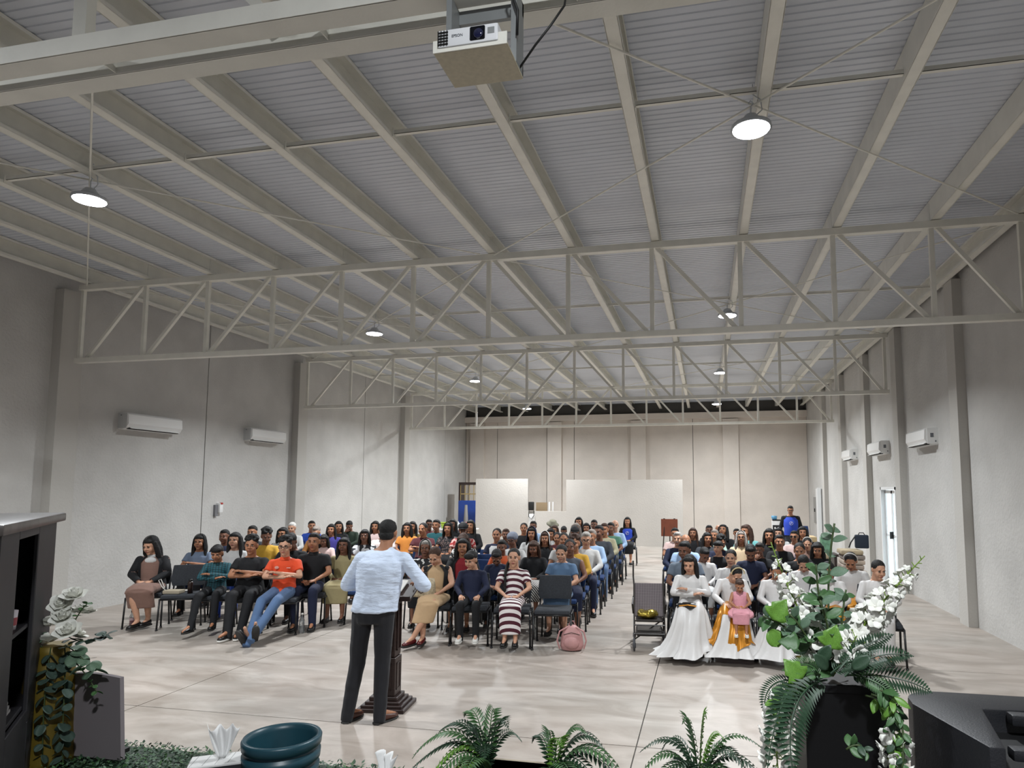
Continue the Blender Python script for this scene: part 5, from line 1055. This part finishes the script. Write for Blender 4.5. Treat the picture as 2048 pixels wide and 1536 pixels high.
# black stand with big arrangement
t=thing('flower_stand','tall square black flower stand at the right, in front of the white gowns','flower stand',(0.360,2.06,ZS),.04)
m_bk=mat('stand_black','08080a',.45)
obj('stand_body',bev(MB().box(-.105,.105,-.09,.09,0,.865),.004,1),m_bk,t); obj('top_rim',bev(MB().box(-.109,.109,-.094,.094,.845,.87),.003,1),m_bk,t)
A=thing('flower_arrangement','big arrangement of white blossom spikes, ivy and ferns on the black stand','flowers',(0,0,0))
B0=V((0.340,2.02,1.480))
def petal_blossom(r=.02):
    b=MB(); q=random.Random(4)
    for i in range(5):
        a=2*PI*i/5; d=V((math.cos(a),math.sin(a),.45)).normalized(); tn=V((-math.sin(a),math.cos(a),0)); vs=[]
        for u in range(4):
            uu=u/3; w=r*.55*math.sin(PI*(uu*.75+.12)); p=d*r*1.25*uu+V((0,0,r*.3*math.sin(uu*2)))
            for s in (-1,0,1): vs.append(p+tn*s*w+V((0,0,abs(s)*r*.12)))
        b.add(vs,[(j*3+i_,j*3+i_+1,j*3+i_+4,j*3+i_+3) for j in range(3) for i_ in range(2)])
    b.ell((0,0,r*.2),(r*.18,r*.18,r*.3),6); me=b.mesh('blossom',True); bm=bmesh.new(); bm.from_mesh(me); bmesh.ops.solidify(bm,geom=bm.faces[:],thickness=.0008); bm.to_mesh(me); bm.free(); return me
BL=petal_blossom()
def spike(pts,n,r0,r1,seed,label=None,start=.25):
    q=random.Random(seed); c=bez(pts,40); s_=obj('flower_spike',MB().tube(c,[.0045-.003*i/40 for i in range(41)],7).mesh('s',True),m_stem,A)
    for i in range(n):
        u=start+(1-start)*i/n; k=min(39,int(u*40)); p=c[k]; d=(c[k+1]-c[k]).normalized(); a=i*2.399; x=d.orthogonal().normalized(); y=d.cross(x); o=(x*math.cos(a)+y*math.sin(a)); f=(i/n); rr_=r0+(r1-r0)*f
        e=p+o*rr_*1.25+d*rr_*.5; M=aim(e,o*.9+d*.6,q.uniform(0,6),1); sc_=rr_/.02*q.uniform(.85,1.15)
        Z=(o*.9+d*.4).normalized(); X=Z.orthogonal().normalized(); Y=Z.cross(X); M=Matrix((X,Y,Z)).transposed().to_4x4()@Matrix.Scale(sc_,4); M.translation=e
        if u<.90: obj('blossom',BL,m_pet,s_,M)
        obj('bud_stalk',MB().cone(p,e,.0016,.0012,5).ell(e,(rr_*.16,)*3,6),m_stem,s_)
    return s_
spike([B0,(0.310,2.00,1.550),(0.240,1.98,1.660),(0.180,1.98,1.850)],44,.026,.008,1)
spike([B0,(0.370,2.00,1.560),(0.460,1.98,1.690),(0.580,1.98,1.820)],52,.027,.008,2)
spike([(0.240,1.95,1.450),(0.190,1.90,1.440),(0.160,1.90,1.370),(0.180,1.90,1.230)],30,.019,.019,3,start=.2)
spike([(0.470,1.95,1.390),(0.470,1.90,1.360),(0.460,1.90,1.260)],10,.018,.018,5,start=.3)
spike([B0,(0.360,1.95,1.540),(0.390,1.93,1.610)],12,.022,.018,6,start=.4)
def sprig(pts,n,size,mi,kind='oval',pairs=True,seed=0,st=.15,droop=0):
    q=random.Random(seed); c=bez(pts,n*2); s_=obj('leafy_sprig',MB().tube(c,[.003]*(2*n+1),6).mesh('s',True),m_stemd,A)
    for i in range(n+1):
        u=st+(1-st)*i/n; k=min(2*n-1,int(u*2*n)); d=(c[k+1]-c[k]).normalized(); a=i*1.4+q.uniform(-.3,.3); x=d.orthogonal().normalized(); y=d.cross(x)
        for s in ((-1,1) if pairs else (1,)):
            o=(x*math.cos(a)+y*math.sin(a))*s; v=o+d*.45-V((0,0,droop)); obj('leaf',LF[kind],m_gr[mi] if not isinstance(mi,tuple) else m_gr[q.choice(mi)],s_,aim(c[k],v,q.uniform(-.3,.3),(.82 if kind!='long' else 1)*size*q.uniform(.8,1.15)*(1-.3*i/n),(q.uniform(-.3,.3),-.9,.5)))
    return s_
sprig([B0,(0.340,2.06,1.610),(0.340,2.08,1.750),(0.370,2.08,1.900)],9,.078,3,seed=1)
sprig([B0,(0.310,1.98,1.640),(0.300,1.98,1.730),(0.300,1.98,1.790)],8,.072,(3,1),seed=2)
sprig([B0,(0.260,1.95,1.590),(0.210,1.94,1.630),(0.150,1.94,1.650)],8,.068,(3,1),seed=3)
sprig([B0,(0.270,1.93,1.580),(0.250,1.93,1.630),(0.220,1.93,1.660)],6,.07,(3,1),seed=4)
sprig([B0,(0.330,1.93,1.600),(0.310,1.93,1.660),(0.300,1.93,1.700)],6,.07,(3,1),seed=5)
sprig([B0,(0.360,1.96,1.580),(0.360,1.97,1.660),(0.380,2.00,1.720)],6,.06,(1,3),seed=6)
for (p,d,s,k,mi,up) in (((0.170,1.90,1.650),(.55,-.1,.75),.066,'ivy',2,(.1,-1,.3)),((0.310,1.90,1.580),(.35,-.15,.9),.066,'ivy',2,(0,-1,.3)),((0.240,1.88,1.500),(-.6,-.1,.75),.066,'ivy',2,(0,-1,.4)),((0.240,1.90,1.590),(-1,-.1,.1),.055,'ivy',1,(0,-1,.5)),((0.170,1.92,1.620),(.3,-.2,-.8),.05,'round',2,(0,-1,.2)),((0.280,1.86,1.550),(.3,-.3,.6),.058,'oval',0,(0,-1,.5)),((0.360,1.86,1.540),(.5,-.3,.5),.058,'oval',0,(0,-1,.5)),((0.300,1.84,1.540),(-.3,-.3,.4),.058,'oval',0,(0,-1,.5))):
    obj('leaf',LF[k],m_gr[mi],A,aim(p,d,0,s,up))
for i,(a,b_,c_,L,mi) in enumerate((((0.300,1.95,1.480),(0.180,1.85,1.540),(0.140,1.80,1.290),.075,0),((0.310,1.93,1.490),(0.210,1.80,1.510),(0.200,1.75,1.300),.095,0),((0.250,1.98,1.470),(0.140,1.95,1.490),(0.150,1.95,1.380),.05,0),((0.360,1.95,1.500),(0.490,1.90,1.530),(0.560,1.90,1.480),.075,0),((0.350,1.90,1.510),(0.420,1.90,1.590),(0.520,1.90,1.570),.07,0),((0.340,1.90,1.530),(0.390,1.92,1.590),(0.480,1.92,1.620),.06,0),((0.370,1.92,1.510),(0.450,1.90,1.510),(0.480,1.88,1.440),.06,1),((0.290,1.90,1.510),(0.240,1.90,1.530),(0.190,1.85,1.430),.06,1),((0.320,1.92,1.510),(0.370,1.90,1.570),(0.410,1.88,1.550),.07,0),((0.290,1.92,1.500),(0.270,1.90,1.560),(0.190,1.88,1.520),.06,1))):
    frond(A,[a,b_,c_] if i not in(1,) else [a,b_,(0.180,1.78,1.410),c_],L,m_gr[mi],26,W=.30,up=(0,-.8,.6))
sprig([(0.410,1.95,1.450),(0.470,1.90,1.460),(0.470,1.88,1.370),(0.450,1.88,1.250)],11,.045,(1,2,0),seed=8,droop=.5,pairs=True)
sprig([(0.420,1.93,1.460),(0.490,1.90,1.450),(0.490,1.88,1.390),(0.470,1.86,1.300)],10,.042,(1,0),seed=9,droop=.4)
sprig([(0.420,1.90,1.480),(0.470,1.88,1.490),(0.460,1.86,1.420)],7,.05,(2,1),seed=10,droop=.5,kind='long')
sprig([(0.330,1.80,1.360),(0.360,1.80,1.390),(0.380,1.80,1.350)],4,.04,(0,1),seed=11)
sprig([(0.230,1.90,1.480),(0.180,1.88,1.470),(0.160,1.88,1.410)],7,.045,(1,2),seed=12,droop=.4)
# stage monitor loudspeaker
m_sp=mat('speaker_black','1b1c20',.5,bump=.1,bscale=200)
t=thing('loudspeaker','large black loudspeaker cabinet at the lower right corner, seen from behind','loudspeaker',(0,0,ZS))
out=[(.64,1.775),(.56,2.08)]+[(.67-.108*math.cos(a*PI/16),2.12+.10*math.sin(a*PI/16)) for a in range(1,9)]+[(1.12,2.22),(1.12,2.10),(.735,2.07),(.675,1.775)]
k=len(out); h=1.40-ZS
def prism(out,z0,z1):
    k=len(out); vs=[(x,y,z) for z in (z0,z1) for x,y in out]; return MB().add(vs,[tuple(range(k)),tuple(range(2*k-1,k-1,-1))]+[(i,i+k,(i+1)%k+k,(i+1)%k) for i in range(k)])
obj('cabinet',bev(prism(out,0,h),.006,2),m_sp,t)
obj('recess_floor',prism([(.675,1.775),(.735,2.07),(1.12,2.10),(1.12,1.72)],0,h-.06),mat('recess_black','0b0b0d',.6),t)
obj('handle_bar',bev(MB().box(.79,1.12,2.03,2.07,h-.03,h),.008,2),m_sp,t); obj('handle_bar',bev(MB().box(.70,1.12,1.80,1.84,h-.04,h-.012),.008,2),m_sp,t)
kb=MB(); 
for i in range(3): kb.cone((.80+.05*i,1.95,h-.06),(.80+.05*i,1.95,h-.035),.014,.012,12)
obj('knob',kb.mesh('k',True),m_dark,t)
